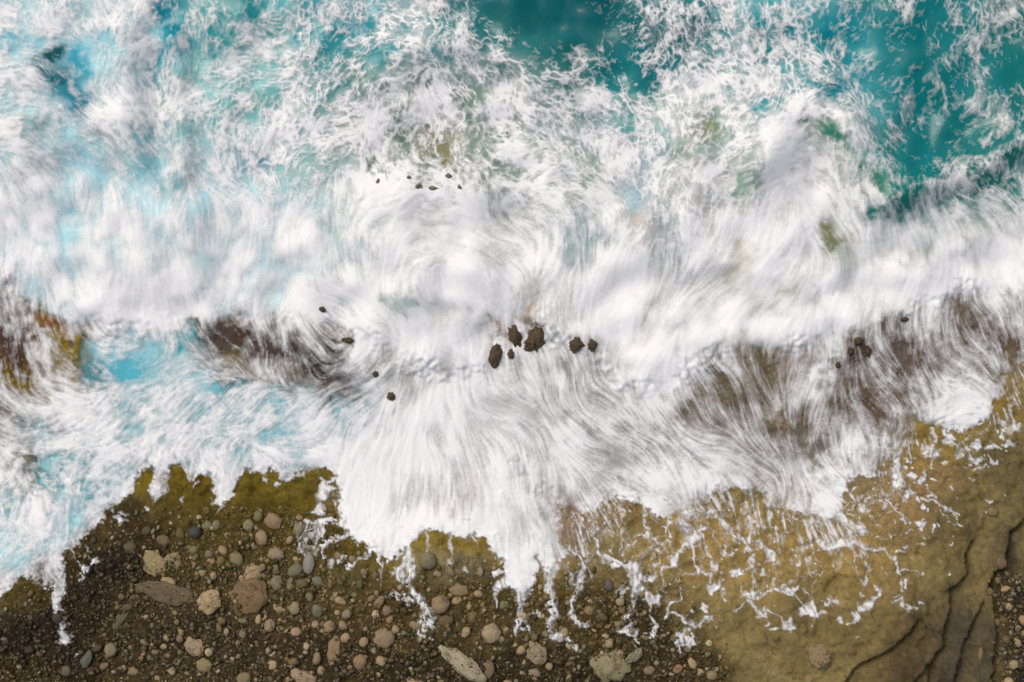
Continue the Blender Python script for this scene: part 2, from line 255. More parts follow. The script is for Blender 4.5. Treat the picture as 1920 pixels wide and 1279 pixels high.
# ---- flow: the direction the foam is drawn out, as (u, v, du, dv, reach) ----
FLOW = [(60,60,1,.15,1),(40,180,1,-.1,1),(110,120,.8,.6,.7),(230,60,.3,1,1),(190,160,.4,1,.7),(170,260,.6,.8,1),(230,300,.6,.9,.8),(70,320,.5,1,1),(290,200,0,1,1),(320,320,.1,1,1),(420,60,.4,1,1),(420,180,1,-.3,.8),(520,110,.6,-.8,1),(560,240,.6,-.7,1),(450,350,.1,1,1.2),(640,60,.5,-.8,1),(640,220,.8,-.5,1),(740,110,.8,-.4,1),(860,90,1,.4,1),(940,120,.9,.5,1),(1020,150,.9,.5,1),(720,230,.2,1,1),(800,200,.1,1,1),(880,230,.5,.9,1),(960,240,.9,.3,1),(1060,250,.9,.5,1),(800,300,.5,.5,.6),(1010,320,1,-.1,1),(1090,330,.8,.7,1),(1040,50,.3,1,.8),(1180,90,.6,-.7,.8),(1300,60,.4,1,1),(1310,160,.3,1,1),(1190,280,.3,1,.9),(1260,330,.7,-.6,.8),(1380,230,.5,-.8,.8),(1180,400,-.1,1,1),(1240,450,-.25,1,1.2),(1100,430,.1,1,1),(1320,470,-.35,1,1.2),(1420,100,.4,1,.8),(1500,90,.2,1,1),(1600,90,.4,-.9,1.2),(1700,160,.3,-1,1.4),(1800,80,.4,-1,1.3),(1860,240,.6,-.7,1.1),(1780,300,.5,-1,1.1),(1480,210,.6,-.6,.7),(1540,205,1,.3,.7),(1430,280,-.3,1,.9),(1500,300,.6,-.2,.6),(1570,270,.5,1,1),(1630,330,.5,1,1),(1680,270,.25,1,1),(1540,360,.8,.6,.8),(1440,400,-.5,1,1),(1380,340,-.6,.8,.8),(1700,390,.15,1,1),(1800,350,.3,1,1),(1880,330,.4,1,1),(1440,500,.7,-.8,1.2),(1560,440,.6,.8,1),(1640,480,.15,1,1.2),(1800,470,.1,1,1.4),(1560,560,-.3,1,1.1),(1450,610,-.6,.9,1.1),(1300,590,-.7,.9,1.2),(1200,640,-.5,1,1.2),(1180,540,-.5,1,1),(1700,560,-.3,1,1),
 (60,420,.2,1,1.2),(200,420,.1,1,1.2),(330,480,.15,1,1.4),(460,480,.3,-1,1.2),(560,500,.35,-1,1.2),(640,460,.2,1,1),(120,540,.4,1,1.1),(250,580,0,1,1.2),(420,560,.2,1,1.1),(640,570,.9,.3,.9),
 (740,420,.7,-.6,1),(830,400,1,-.1,1),(930,430,.9,.4,1),(720,500,.2,-1,1),(780,480,.8,-.6,.8),(880,480,1,.3,.9),(950,510,.6,.8,.9),(830,560,.2,1,1),(900,580,.1,1,1),(760,600,.3,1,1),(700,590,.4,1,.8),(1040,500,.5,-.8,.7),(1060,560,-.3,1,.8),(1000,550,.2,1,.7),(1110,580,-.4,1,1),
 (20,560,.8,.6,.8),(20,680,.4,1,.8),(70,650,.3,1,.9),(130,720,.7,.7,.9),(220,660,.8,.3,.7),(200,760,1,-.25,1.1),(320,720,.8,-.5,.9),(420,650,.6,.8,.8),(500,650,.6,.8,1),(580,680,.75,.65,1.1),(650,700,-.8,.6,1),(700,720,-.8,.7,1.1),(600,760,-.85,.5,1),(480,760,.9,-.35,1),(380,820,.9,-.4,1),(260,840,.9,-.4,1),(120,820,1,-.1,1),(60,930,.5,1,.8),(180,940,.7,-.7,.9),(100,1020,1,-.3,1),(40,1060,.9,-.5,.8),(110,1070,.1,1,.8),(560,840,.6,.4,.9),(420,860,.3,1,.7),
 (780,720,-.35,1,1),(860,740,-.05,1,1.1),(720,830,-.45,1,1.1),(680,900,-.2,1,1),(760,920,.05,1,1.1),(850,860,.05,1,1.2),(900,930,.1,1,1),(960,720,.45,.9,.9),(1020,700,.2,1,1),(1080,720,.1,1,1),(980,790,.8,.6,1),(1060,800,.6,.8,1.1),(1140,760,.45,.9,1),(1120,860,.6,.75,1),(1000,870,.4,1,.9),(960,960,.2,1,1),(1050,940,.25,1,1),(1180,880,.7,.5,1),(980,1060,0,1,1),(1040,1040,.1,1,.8),(1120,930,.5,.8,.8),(1220,930,.6,.5,.8),
 (1260,780,.65,.8,1.2),(1340,740,.6,.85,1.2),(1420,720,.5,.9,1.2),(1360,850,.8,.6,1.1),(1460,860,.8,.65,1),(1490,720,.15,1,1),(1540,760,.1,1,1.1),(1580,700,-.5,.9,.9),(1640,700,.05,1,1.1),(1620,800,.2,1,1),(1700,650,.15,1,1),(1760,620,.2,1,1),(1720,730,.05,1,1),(1820,600,.25,1,1),(1800,700,.6,.8,.8),(1880,600,.5,.9,1),(1890,680,.4,1,.8),(1790,770,.8,-.3,.8),(1550,900,.7,.4,.8),(1640,860,.2,1,.8),(1320,960,.5,.9,.8),(1400,960,.15,1,1),(1480,980,.1,1,1),(1560,1000,.5,.9,.8)]
def flowfield():
    st = 8; X = UU[::st, ::st]; Y = VV[::st, ::st]
    c = np.zeros(X.shape, F); s = np.zeros(X.shape, F)
    for (u, v, du, dv, w) in FLOW:
        a = 2*math.atan2(dv, du); r2 = (X-u)**2+(Y-v)**2
        k = w/(r2+900)**1.6
        c += k*math.cos(a); s += k*math.sin(a)
    n = np.hypot(c, s)+1e-12; c /= n; s /= n
    xs = (UU[0]-U0)/SU/st; ys = (VV[:, 0]-V0)/SU/st
    def up(a):
        h, w = a.shape; i = np.clip(xs, 0, w-1.001); j = np.clip(ys, 0, h-1.001); ii = i.astype(int); jj = j.astype(int); fx = i-ii; fy = j-jj
        r = a[:, ii]*(1-fx)+a[:, ii+1]*fx
        return r[jj]*(1-fy)[:, None]+r[jj+1]*fy[:, None]
    return 0.5*np.arctan2(up(s), up(c))
TH0 = flowfield()
TH = (TH0+(0.16+0.40*LACE)*noise(150, 21)+(.06+.16*LACE)*noise(42, 22)).astype(F)

# ---- foam textures, each brought to a normal distribution ----
def lace_tex(seed, sz):                      # cells of clear water walled by foam; some cells filled
    wx = UU+sz*.50*noise(sz*2.2, seed+1)+sz*.20*noise(sz*.8, seed+2)
    wy = VV+sz*.50*noise(sz*2.2, seed+3)+sz*.20*noise(sz*.8, seed+4)
    f1, f2, cid = worley(wx/sz+40, wy/sz+40, seed)
    return (1-(.25+.75*(1-cid))*smooth(.02, .42, f2-f1)).astype(F), np.exp(-np.maximum(f2-f1-.01, 0)*sz/SU/1.5).astype(F)
A1, B1 = lace_tex(31, 46); A2, B2 = lace_tex(41, 25); A3, B3 = lace_tex(51, 14)
CL = fbm(30, 260, 33, 1.2); CM = fbm(14, 90, 34, .9)
lace = (.52*A1+.46*A2+.30*A3+.20*CL+.15*CM+.05*noise(6, 35)).astype(F)
G_LACE = gaussianise(.5*lic(lace, TH, 5)+.6*lace)
h1 = std(lic(noise(5, 61), TH, 12)); h2 = std(lic(noise(12, 62), TH, 14)); h3 = std(lic(noise(36, 63), TH, 18, 1.4)); h0 = std(lic(noise(3, 66), TH, 7))
G_HAIR = gaussianise(.30*h1+.50*h2+.60*h3+.45*CL+.25*CM)
p1 = std(lic(fbm(10, 120, 64, 1.1), TH, 16))
G_PILE = gaussianise(p1+.30*h2+.12*h1+.3*CL+.3*h3)
G_VEIL = gaussianise(std(lic(fbm(20, 170, 65, 1.25), TH, 14, 1.5))+.35*h3+.2*h2)
SW = smooth(.84, .95, blur(COV, 16))*(1-.75*LACE)
wl = LACE; wp = (1-LACE)*SW; wh = (1-LACE)*(1-SW)
wl = np.sqrt(wl); wp = np.sqrt(wp)*.9; wh = np.sqrt(wh)
G = (wl*G_LACE+wp*G_PILE+wh*G_HAIR)/np.sqrt(wl**2+wp**2+wh**2)

# ---- holes, crests and other particular places in the surf: (path, radius, cover) ----
for pts, r, v in [
    ([(430, 0), (440, 20)], 26, .25), ([(475, 25), (490, 40)], 22, .12), ([(395, 68), (425, 82)], 20, .15), ([(300, 10), (318, 30)], 20, .1), ([(308, 50), (312, 60)], 12, .1), ([(350, 15), (335, 25)], 12, .2),
    ([(108, 105), (116, 112)], 14, .2), ([(85, 118), (100, 135)], 16, .35), ([(158, 88), (160, 120)], 12, .15), ([(110, 160), (130, 190)], 14, .25), ([(150, 160), (145, 195)], 14, .25), ([(10, 95), (20, 85)], 16, .3),
    ([(215, 60), (225, 68)], 12, .3), ([(295, 70), (300, 140), (304, 230)], 11, .30), ([(205, 60), (205, 62)], 9, .3), ([(188, 255), (205, 275)], 15, .45), ([(50, 300), (70, 320)], 24, .72), ([(275, 240), (280, 300), (262, 360)], 14, .35), ([(245, 320), (270, 310)], 14, .4),
    ([(480, 205), (475, 215)], 16, .4), ([(455, 140), (500, 160)], 22, .42), ([(540, 150), (520, 165)], 18, .4), ([(350, 210), (355, 240)], 18, .5), ([(390, 215), (400, 218)], 14, .5), ([(437, 212), (445, 220)], 12, .45), ([(470, 295), (472, 310)], 9, .25), ([(492, 298), (494, 305)], 9, .3), ([(325, 345), (328, 352)], 9, .35), ([(565, 280), (570, 270)], 18, .6),
    ([(960, 20), (1060, 40), (1110, 60)], 50, .0), ([(940, 60), (1010, 90)], 30, .10), ([(1040, 95), (1045, 110)], 24, .05), ([(870, 10), (890, 20)], 22, .2), ([(890, 40), (900, 55)], 14, .8), ([(860, 55), (880, 48)], 10, .7), ([(920, 75), (930, 90)], 10, .55), ([(1000, 130), (980, 110)], 20, .2), ([(1160, 155), (1200, 160)], 22, .15), ([(1170, 120), (1150, 90)], 18, .25),
    ([(660, 155), (680, 150)], 18, .3), ([(640, 148), (642, 150)], 8, .1), ([(665, 110), (672, 120)], 12, .2), ([(700, 100), (720, 90)], 26, .42), ([(830, 90), (838, 96)], 16, .55),
    ([(800, 152), (804, 158)], 10, .15), ([(793, 168), (796, 174)], 9, .2), ([(866, 195), (895, 188)], 10, .3), ([(880, 230), (900, 218)], 12, .4), ([(930, 250), (936, 258)], 12, .15), ([(955, 240), (962, 246)], 9, .2), ([(938, 234), (942, 238)], 8, .25), ([(963, 190), (968, 196)], 8, .35),
    ([(812, 262), (840, 272), (826, 290)], 16, .15), ([(830, 310), (838, 305)], 14, .25), ([(855, 285), (862, 290)], 12, .35), ([(740, 300), (760, 290)], 16, .5), ([(700, 305), (712, 320)], 12, .2), ([(900, 320), (940, 330)], 26, .55), ([(885, 290), (890, 285)], 16, .5),
    ([(1100, 350), (1110, 362)], 16, .5), ([(1190, 236), (1195, 242)], 14, .4), ([(1290, 262), (1330, 240), (1348, 262)], 20, .35), ([(1378, 268), (1382, 270)], 9, .4), ([(1440, 205), (1430, 225)], 14, .45), ([(1415, 325), (1395, 345), (1385, 360)], 10, .3), ([(1410, 130), (1435, 110)], 14, .35), ([(1355, 75), (1357, 70)], 7, .3), ([(1325, 190), (1330, 195)], 10, .55),
    ([(1545, 236), (1575, 275), (1600, 310)], 11, .35), ([(1600, 320), (1640, 345)], 14, .55), ([(1655, 290), (1660, 340)], 18, .45), ([(1640, 400), (1680, 390)], 12, .15), ([(1690, 380), (1760, 350), (1850, 320)], 22, .40), ([(1660, 378), (1720, 352), (1800, 330), (1870, 285), (1919, 262)], 7, .85), ([(1880, 350), (1860, 380), (1900, 340)], 14, .75), ([(1780, 385), (1840, 385)], 14, .5), ([(1765, 400), (1790, 398)], 6, .85),
    ([(1535, 425), (1556, 448)], 16, .40), ([(1415, 540), (1430, 530)], 22, .55), ([(1390, 470), (1380, 520)], 22, .66), ([(630, 440), (640, 480)], 22, .6), ([(752, 568), (760, 562)], 13, .5), ([(600, 578), (605, 582)], 7, .35),
    ([(850, 510), (880, 540)], 60, .99), ([(1150, 620), (1260, 660), (1210, 720)], 50, 1.0), ([(1300, 600), (1560, 590)], 60, .995), ([(790, 350), (700, 400), (690, 470)], 26, .97), ([(700, 340), (780, 346), (860, 340)], 16, .94),
    ([(1480, 205), (1430, 260), (1440, 330)], 22, .96), ([(1640, 500), (1919, 480)], 60, .99), ([(1460, 300), (1480, 380)], 34, .97),
    ([(922, 606), (932, 630), (928, 642)], 13, .30), ([(998, 562), (1004, 592)], 13, .55), ([(1005, 600), (1008, 612)], 12, .3),
    ([(10, 560), (30, 590)], 30, .4), ([(15, 640), (25, 700)], 34, .15), ([(45, 615), (50, 640)], 14, .1), ([(20, 715), (40, 725)], 22, .15), ([(105, 612), (130, 642), (165, 664)], 30, .0), ([(70, 620), (90, 690), (110, 720)], 14, .86), ([(235, 690), (250, 690)], 20, .16), ([(175, 695), (180, 708)], 12, .2), ([(195, 648), (205, 640)], 16, .3), ([(260, 650), (270, 655)], 18, .35),
    ([(400, 605), (460, 605)], 14, .25), ([(350, 615), (420, 620), (480, 645), (560, 670)], 38, .22), ([(560, 680), (640, 712), (700, 730)], 32, .34), ([(405, 715), (400, 730)], 12, .12), ([(425, 700), (432, 706)], 12, .2), ([(360, 655), (375, 670)], 12, .3), ([(640, 640), (660, 636)], 10, .3), ([(680, 690), (690, 700)], 12, .4), ([(520, 755), (525, 765)], 12, .3), ([(620, 765), (625, 770)], 10, .3), ([(370, 770), (375, 780)], 8, .3),
    ([(60, 860), (75, 870)], 14, .35), ([(110, 850), (100, 858)], 10, .25), ([(165, 862), (170, 856)], 11, .25), ([(130, 885), (155, 880)], 12, .2), ([(105, 910), (110, 925)], 12, .2), ([(145, 910), (165, 920)], 12, .35), ([(40, 960), (40, 975)], 12, .3), ([(20, 930), (60, 930)], 30, .5), ([(240, 790), (260, 780)], 14, .45), ([(290, 838), (330, 780)], 9, .5),
    ([(1400, 690), (1560, 720)], 50, .34), ([(1330, 740), (1420, 790)], 50, .26), ([(1500, 760), (1640, 740)], 50, .40), ([(1660, 640), (1720, 620)], 40, .34), ([(1480, 680), (1475, 720)], 18, .22), ([(1470, 780), (1476, 800)], 10, .1), ([(1500, 820), (1505, 830)], 9, .25), ([(1560, 660), (1545, 690), (1520, 700)], 14, .96), ([(1600, 690), (1640, 720)], 26, .35), ([(1640, 780), (1700, 790)], 16, .25), ([(1530, 848), (1532, 852)], 10, .1), ([(1560, 870), (1640, 900), (1560, 940)], 26, .9), ([(1840, 570), (1790, 570)], 22, .3), ([(1860, 650), (1870, 620)], 18, .25), ([(1880, 670), (1885, 700)], 12, .12), ([(1740, 740), (1800, 780), (1780, 720)], 34, .92), ([(1690, 600), (1695, 604)], 8, .3), ([(1620, 640), (1625, 660)], 12, .35),
    ([(1000, 700), (1040, 740)], 22, .55), ([(1070, 780), (1110, 800)], 12, .45), ([(1060, 820), (1100, 830)], 40, .9), ([(930, 700), (950, 700)], 16, .6), ([(960, 872), (970, 880)], 9, .2), ([(1010, 905), (1020, 900)], 10, .3), ([(1040, 930), (1060, 960)], 18, .35), ([(1165, 905), (1180, 925)], 8, .4), ([(1210, 940), (1250, 950)], 16, .95),
    ([(660, 870), (660, 960), (740, 1010)], 50, .99), ([(980, 1040), (980, 1090)], 30, 1), ([(1350, 930), (1400, 940)], 24, .5),
    ([(1655, 398), (1760, 372), (1880, 338)], 28, .36), ([(1660, 378), (1720, 352), (1800, 330), (1870, 285), (1919, 262)], 7, .85), ([(1870, 352), (1905, 345)], 14, .80), ([(1515, 222), (1560, 255), (1600, 305), (1650, 352)], 11, .38), ([(1640, 280), (1685, 335)], 22, .45), ([(1430, 330), (1438, 260), (1490, 212), (1545, 215)], 20, .96), ([(1390, 480), (1408, 560)], 34, .66), ([(1258, 430), (1275, 480)], 30, .70), ([(625, 440), (640, 500)], 34, .62), ([(270, 330), (262, 360)], 22, .50), ([(100, 290), (120, 320)], 34, .70), ([(60, 240), (50, 260)], 24, .68), ([(780, 700), (770, 740)], 36, .80), ([(985, 775), (1030, 800)], 26, .62), ([(1330, 340), (1300, 370)], 24, .72), ([(1050, 400), (1080, 450)], 40, .70), ([(1180, 330), (1190, 380)], 34, .72), ([(480, 330), (500, 380)], 34, .76), ([(180, 360), (220, 390)], 34, .78), ([(1500, 320), (1560, 350)], 26, .72), ([(1440, 560), (1480, 540)], 30, .80),
]: paint(COV, pts, r*(1.15 if v < .9 else 1.0), v, .92)
COV = np.clip(COV, 0, 1)
TL = np.zeros(UU.shape, F); paint(TL, [(1620, 40), (1740, 120), (1720, 330)], 110, 1.0); paint(TL, [(940, 20), (1080, 60), (1100, 100)], 70, 1.0); paint(TL, [(1860, 200), (1900, 60)], 90, .6)
paint(COV, [(60, 420), (330, 480), (560, 500)], 100, .84, .8); paint(COV, [(1330, 520), (1440, 560)], 60, .90, .6)
COV = COV*(1-.34*TL)*(1-.035*SURF)*(1-.09*(1-smooth(560, 760, UU))*(1-smooth(340, 470, VV)))
def cover(g, cov, soft): return smooth(-1, 1, (g-quant(1-np.clip(cov, .0003, .9997)))/soft)
def ridge(wl, seed, w):                       # thin wandering threads: where smooth noise crosses zero
    n = .8*noise(wl, seed)+.35*noise(wl*.45, seed+1); gy, gx = np.gradient(n)
    return np.exp(-(np.abs(n)/(np.hypot(gx, gy)+.02))**1.5/w).astype(F)
FIL = np.maximum(np.maximum(ridge(52, 71, 1.6)*smooth(-.9, .6, noise(40, 75)), ridge(34, 73, 1.3)*smooth(-.6, .8, noise(34, 76))), .8*ridge(20, 77, 1.1)*smooth(-.2, .9, noise(26, 79)))
FIL = np.maximum(.8*FIL, np.maximum(B1*smooth(-.6, .7, noise(60, 94)), np.maximum(.9*B2*smooth(-.5, .8, noise(45, 95)), .7*B3*smooth(-.2, .9, noise(30, 96)))))
FIL = .55*FIL+.6*lic(FIL.astype(F), TH, 4)
SW2 = np.clip(SW*smooth(.82, .97, blur(COV, 9)), 0, 1)
FW = np.clip((FIL-FIL.mean())/FIL.std(), -1, 2.6).astype(F)
f6 = std(lic(noise(6, 67), TH, 17)); f4 = std(lic(noise(3.6, 68), TH, 13))
FH = gaussianise(.45*h1+.70*f6+.75*f4+.25*h2)
NB = noise(7, 69)*.5+noise(4.2, 70)*.5
G_SOFT = gaussianise(std(blur(lic(fbm(50, 240, 171, 1.2), TH0.astype(F), 12, 2.0), 6)))
MIST = np.zeros(UU.shape, F)                 # vapour-soft white water: billows, no strands
for pts, r in [([(80, 430), (330, 500), (560, 500)], 110), ([(150, 580), (420, 560)], 50), ([(800, 590), (880, 600)], 70), ([(1180, 600), (1300, 620), (1560, 580)], 80), ([(1650, 490), (1919, 470)], 80), ([(1180, 660), (1220, 720)], 50), ([(1460, 260), (1470, 330), (1500, 400)], 50), ([(1380, 480), (1440, 520)], 60), ([(760, 420), (900, 420)], 40)]: paint(MIST, pts, r, 1.0, .95)
MIST *= SURF
BIL = gaussianise(1.1*np.abs(noise(130, 161)+.35*noise(60, 162))+.65*np.abs(noise(62, 163)+.3*noise(30, 164))+.35*np.abs(noise(30, 165)))
BIL = std(.55*BIL+.75*lic(BIL, TH0.astype(F), 8))
_w = 1-SURF
DET = .38*G*(1-.3*SW2)+(.46-.22*LACE)*G_SOFT+.22*G_VEIL+LACE*(.62+.16*(1-smooth(300, 420, VV)))*FW*(1-.35*SW2)*(.6+.4*smooth(380, 640, UU+120*noise(220, 172)))+(.06+(.17+.10*_w)*(1-LACE))*(1-.4*SW2)*FH+.10*NB
DET = DET*(1-.88*MIST)+MIST*(.55*BIL+.30*G_SOFT+.05*FH)
Z = 1.12*quant(np.clip(COV, .003, .992))+.05+DET
Z = Z*(1-.24*(1-LACE)*(1-SW2)*(1-SURF))
ALPHA = .955*smooth(-1.5, 2.25, Z)
ALPHA = ALPHA*smooth(.0, .16, COV)*(1-.24*TL)
FA = ALPHA*INSIDE
LCOL = LCOL*(1.20-.48*np.clip(GRAV, 0, 1))[..., None]*np.array([.93, .995, 1.0], F)
_k = (INSIDE*(1-smooth(840, 900, VV)))[..., None]*smooth(500, 800, UU)[..., None]
LCOL = LCOL*(1-.20*_k); LCOL = LCOL+_k*.18*(LCOL.mean(-1, keepdims=True)*np.array([1.06, 1.0, .92], F)-LCOL)   # weedless rock under the wash is greyer
WCOL = WCOL*(.74+.26*smooth(.06, .35, WCOL[..., :1]))*np.stack([.3+.7*smooth(.03, .25, WCOL[..., 0]), 1+0*UU, 1+0*UU], -1).astype(F)

# ---- foam stranded on the shore: drawn strings, blobs, tongues; each belongs to a numbered patch ----
SX = UU+1.4*W3+.8*noise(9, 81)+2.0*noise(30, 85); SY = VV+1.4*W4+.8*noise(9, 82)+2.0*noise(30, 86)
FSH = np.zeros(UU.shape, F); PID = np.zeros(UU.shape, np.int16)
STRAND = smooth(-1.2, .9, std(lic(noise(6, 87), TH, 7))+.5*noise(12, 88))
def put(sl, a, pid):
    m = a > FSH[sl]+.02
    FSH[sl] = np.maximum(FSH[sl], a); PID[sl] = np.where(m & (a > .12), pid, PID[sl])
def string(pts, w, op=.9, pid=0, rough=.55):
    w = [w]*len(pts) if not isinstance(w, (list, tuple)) else w
    sl = window(pts, max(w)*2+14); d, t = pathdist(SX[sl], SY[sl], pts)
    L = [0.0]
    for k in range(len(pts)-1): L.append(L[-1]+math.dist(pts[k], pts[k+1]))
    ww = np.interp(t*L[-1], L, w) if len(pts) > 1 else w[0]
    r = d/np.maximum(ww, .6)
    put(sl, (.92*op*(1-smooth(.25, 1.15, r))*(1-rough+rough*STRAND[sl])).astype(F), pid)
def blob(x, y, rx, ry=None, op=.95, pid=0, rough=.35):
    ry = ry or rx; R = max(rx, ry)
    sl = window([(x, y)], R*1.6+12)
    X = SX[sl]+.12*R*W1[sl]; Y = SY[sl]+.12*R*W2[sl]
    a = np.arctan2(Y-y, X-x); s = (x*7.1+y*3.3) % 6.28
    lob = 1+.16*np.sin(3*a+s)+.12*np.sin(5*a+2.3*s)+.07*np.sin(9*a+s*3)
    r = np.hypot((X-x)/rx, (Y-y)/ry)/lob
    put(sl, (1.0*op*(1-smooth(.55, 1.12, r))*(1-rough+rough*STRAND[sl])).astype(F), pid)
# chain of clumps beside the deep tongue
string([(631,894),(614,908)], [7,5], .9, 1); blob(603,922,16,17,.97,1); blob(625,922,7,8,.9,1); blob(601,954,11,15,.93,1); blob(607,981,15,10,.93,1); blob(622,976,9,7,.93,1); blob(606,1018,9,14,.92,1); string([(606,985),(606,1010),(608,1040)], [5,6,3], .9, 1); string([(606,1015),(630,1010),(650,1000)], [4,6,5], .85, 1)
blob(582,1004,25,32,.62,2,.8); string([(575,978),(600,985)], 6, .9, 2); string([(560,990),(566,1030),(574,1040)], [4,5,3], .8, 2)
blob(623,1051,12,9,.55,0,.7); blob(655,1060,7,6,.95,3); string([(692,1038),(674,1048),(657,1060)], [5,3,4], .85, 3)
for x,y in ((643,1040),(651,1042),(646,1049),(640,1046)): blob(x,y,4,4,.85,3)
string([(714,1038),(715,1052)], [3,6], .85, 0); blob(714,1053,7,6,.9,0); blob(732,1048,5,4,.9,0); string([(717,1058),(718,1090)], [2,1.5], .4, 0)
# braided string
string([(769,1028),(765,1045),(758,1058)], [12,9,9], .9, 4); blob(749,1064,13,11,.85,4,.5); blob(776,1062,11,14,.9,4,.5); string([(752,1068),(762,1088),(782,1108),(800,1126),(806,1150)], [8,9,8,8,10], .88, 4, .7); string([(776,1072),(766,1088)], 6, .85, 4); blob(770,1124,10,9,.9,4); blob(740,1110,10,8,.6,4,.7); string([(745,1104),(762,1110),(756,1118),(742,1117)], 2.2, .8, 4); blob(806,1162,14,20,.9,4,.55); string([(788,1120),(812,1138),(806,1160)], 3.5, .85, 4); string([(792,1170),(786,1180),(800,1186),(813,1192)], [3,5,5,2], .75, 4)
string([(799,991),(805,1015),(806,1034)], [7,4,5], .5, 0, .8); string([(846,998),(846,1020),(847,1036)], [6,4,3], .55, 0, .7); blob(843,1049,7,6,.8,0,.6); string([(846,1038),(841,1055)], 2, .7); string([(886,1000),(893,1012),(896,1022)], [2,3,2], .75, 0); blob(869,1068,7,7,.45,0,.8)
# tongue tails
blob(934,1068,11,9,.95,5); string([(956,1078),(944,1090),(930,1098)], [8,9,8], .92, 5); string([(929,1100),(926,1118),(928,1136)], [5,4,2], .8, 5)
string([(980,1100),(976,1118),(975,1138),(980,1152)], [15,9,7,6], .9, 6); blob(975,1162,11,14,.9,6,.5); string([(975,1160),(966,1172),(972,1184)], [5,4,2], .7, 6); string([(982,1160),(990,1180)], [6,2], .7, 6); blob(1008,1144,8,9,.8,0,.5)
string([(1030,1052),(1028,1078),(1026,1095),(1037,1120),(1037,1150),(1028,1172),(1032,1184),(1050,1188),(1070,1196),(1078,1214)], [15,12,11,8,8,7,8,8,7,3], .88, 7, .5); blob(1022,1096,8,9,.9,7); string([(1026,1130),(1032,1145)], 6, .85, 7)
string([(1070,1030),(1088,1040),(1096,1062),(1088,1082),(1083,1104),(1070,1124),(1072,1150),(1080,1160)], [4,3,7,8,7,5,6,6], .8, 8, .65); blob(1094,1164,11,6,.82,8,.5); blob(1074,1154,7,9,.85,8)
string([(1053,1050),(1060,1068),(1074,1074)], [6,5,4], .5, 0, .8)
# the forked web
string([(1108,990),(1124,1030),(1132,1042),(1152,1045),(1172,1055),(1190,1066),(1192,1082),(1194,1102),(1212,1112),(1234,1118)], [3,4,6,4,6,12,12,13,12,7], .88, 9, .6); blob(1150,1058,11,9,.95,9); blob(1186,1072,15,9,.93,9,.5); string([(1196,1072),(1212,1084),(1226,1080)], [5,6,5], .92, 9); blob(1220,1116,14,9,.9,9,.5); string([(1200,1040),(1196,1055),(1190,1066)], [2,3,4], .8, 9); string([(1217,1122),(1218,1150),(1222,1172)], [4,3,6], .85, 9); blob(1223,1174,9,10,.92,9); blob(1220,1188,8,7,.85,9)
string([(1190,1112),(1182,1130),(1172,1147)], [7,5,6], .75, 10, .7); blob(1168,1152,8,7,.85,10); blob(1175,1175,17,11,.95,10,.3); string([(1190,1172),(1193,1202)], [4,2], .75, 10)
blob(1164,1100,9,11,.5,0,.7)
string([(1282,946),(1280,975),(1286,1002)], [16,10,12], .9, 11, .6); blob(1300,1005,17,6,.92,11); string([(1300,1004),(1322,992)], [5,6], .85, 11); string([(1284,1008),(1268,1038),(1258,1052)], [7,6,8], .85, 11); blob(1258,1052,7,6,.9,11); string([(1254,1056),(1242,1062),(1238,1098)], [3,4,2], .75, 11); string([(1290,1010),(1300,1052),(1306,1068),(1327,1074)], [4,2.5,5,4], .8, 11); string([(1312,1004),(1322,1032),(1331,1052)], [3,2,3], .75, 11); blob(1337,1060,7,8,.9,11); string([(1326,1074),(1330,1090)], 2.5, .8, 11); blob(1333,1097,14,7,.95,12); string([(1344,1094),(1354,1084)], [5,4], .85, 12); string([(1352,1098),(1352,1120)], [3,2], .75, 12); blob(1354,1124,6,4,.85,12)
string([(1205,950),(1208,985),(1214,1012),(1222,1024),(1240,1036)], [5,4,6,4,2], .7, 0, .7); blob(1208,1002,8,5,.85); string([(1214,1022),(1200,1042)], [3,2], .7); string([(1164,945),(1166,1000),(1160,1036)], [7,3,2], .55, 0, .8); blob(1178,1018,7,5,.7); blob(1191,1014,4,4,.7); blob(1235,1022,9,5,.6,0,.6); string([(1255,960),(1248,985),(1256,1004)], [3,2,3], .7); blob(1258,980,8,6,.85); blob(1242,990,6,3,.8); blob(1250,1010,4,3,.8)
string([(1327,958),(1356,980),(1380,1008),(1402,1012),(1411,998),(1405,960)], [8,7,4,7,6,4], .85, 13, .6); blob(1400,1028,10,12,.85,13,.6); blob(1444,1042,11,7,.93,13,.5); string([(1418,1012),(1430,1030),(1440,1042)], [5,6,8], .75, 13); string([(1412,1040),(1398,1060),(1386,1068)], [3,3,5], .7, 13); blob(1376,1070,13,7,.93,14); 
for x,y,r in ((1358,1022,5),(1368,1034,7),(1354,1036,5),(1350,1046,4),(1349,1072,4),(1338,1024,2),(1226,1054,3),(1360,1030,4)): blob(x,y,r,r*.7,.7)
string([(1275,1095),(1270,1116),(1254,1126),(1248,1140)], [1.5,2,4,6], .8, 15); blob(1248,1146,8,8,.92,15); string([(1256,1142),(1275,1146),(1290,1162)], [3,4,5], .8, 15); blob(1294,1168,9,6,.85,15); string([(1296,1172),(1312,1164),(1326,1152)], [3,3,4], .75, 15); blob(1328,1154,8,8,.8,15,.5); blob(1315,1140,5,9,.75); blob(1293,1140,5,4,.85); blob(1278,1190,15,18,.75,16,.7); string([(1288,1176),(1294,1200),(1276,1206),(1271,1218)], [6,5,4,2], .8, 16); blob(1266,1194,6,12,.8,16)
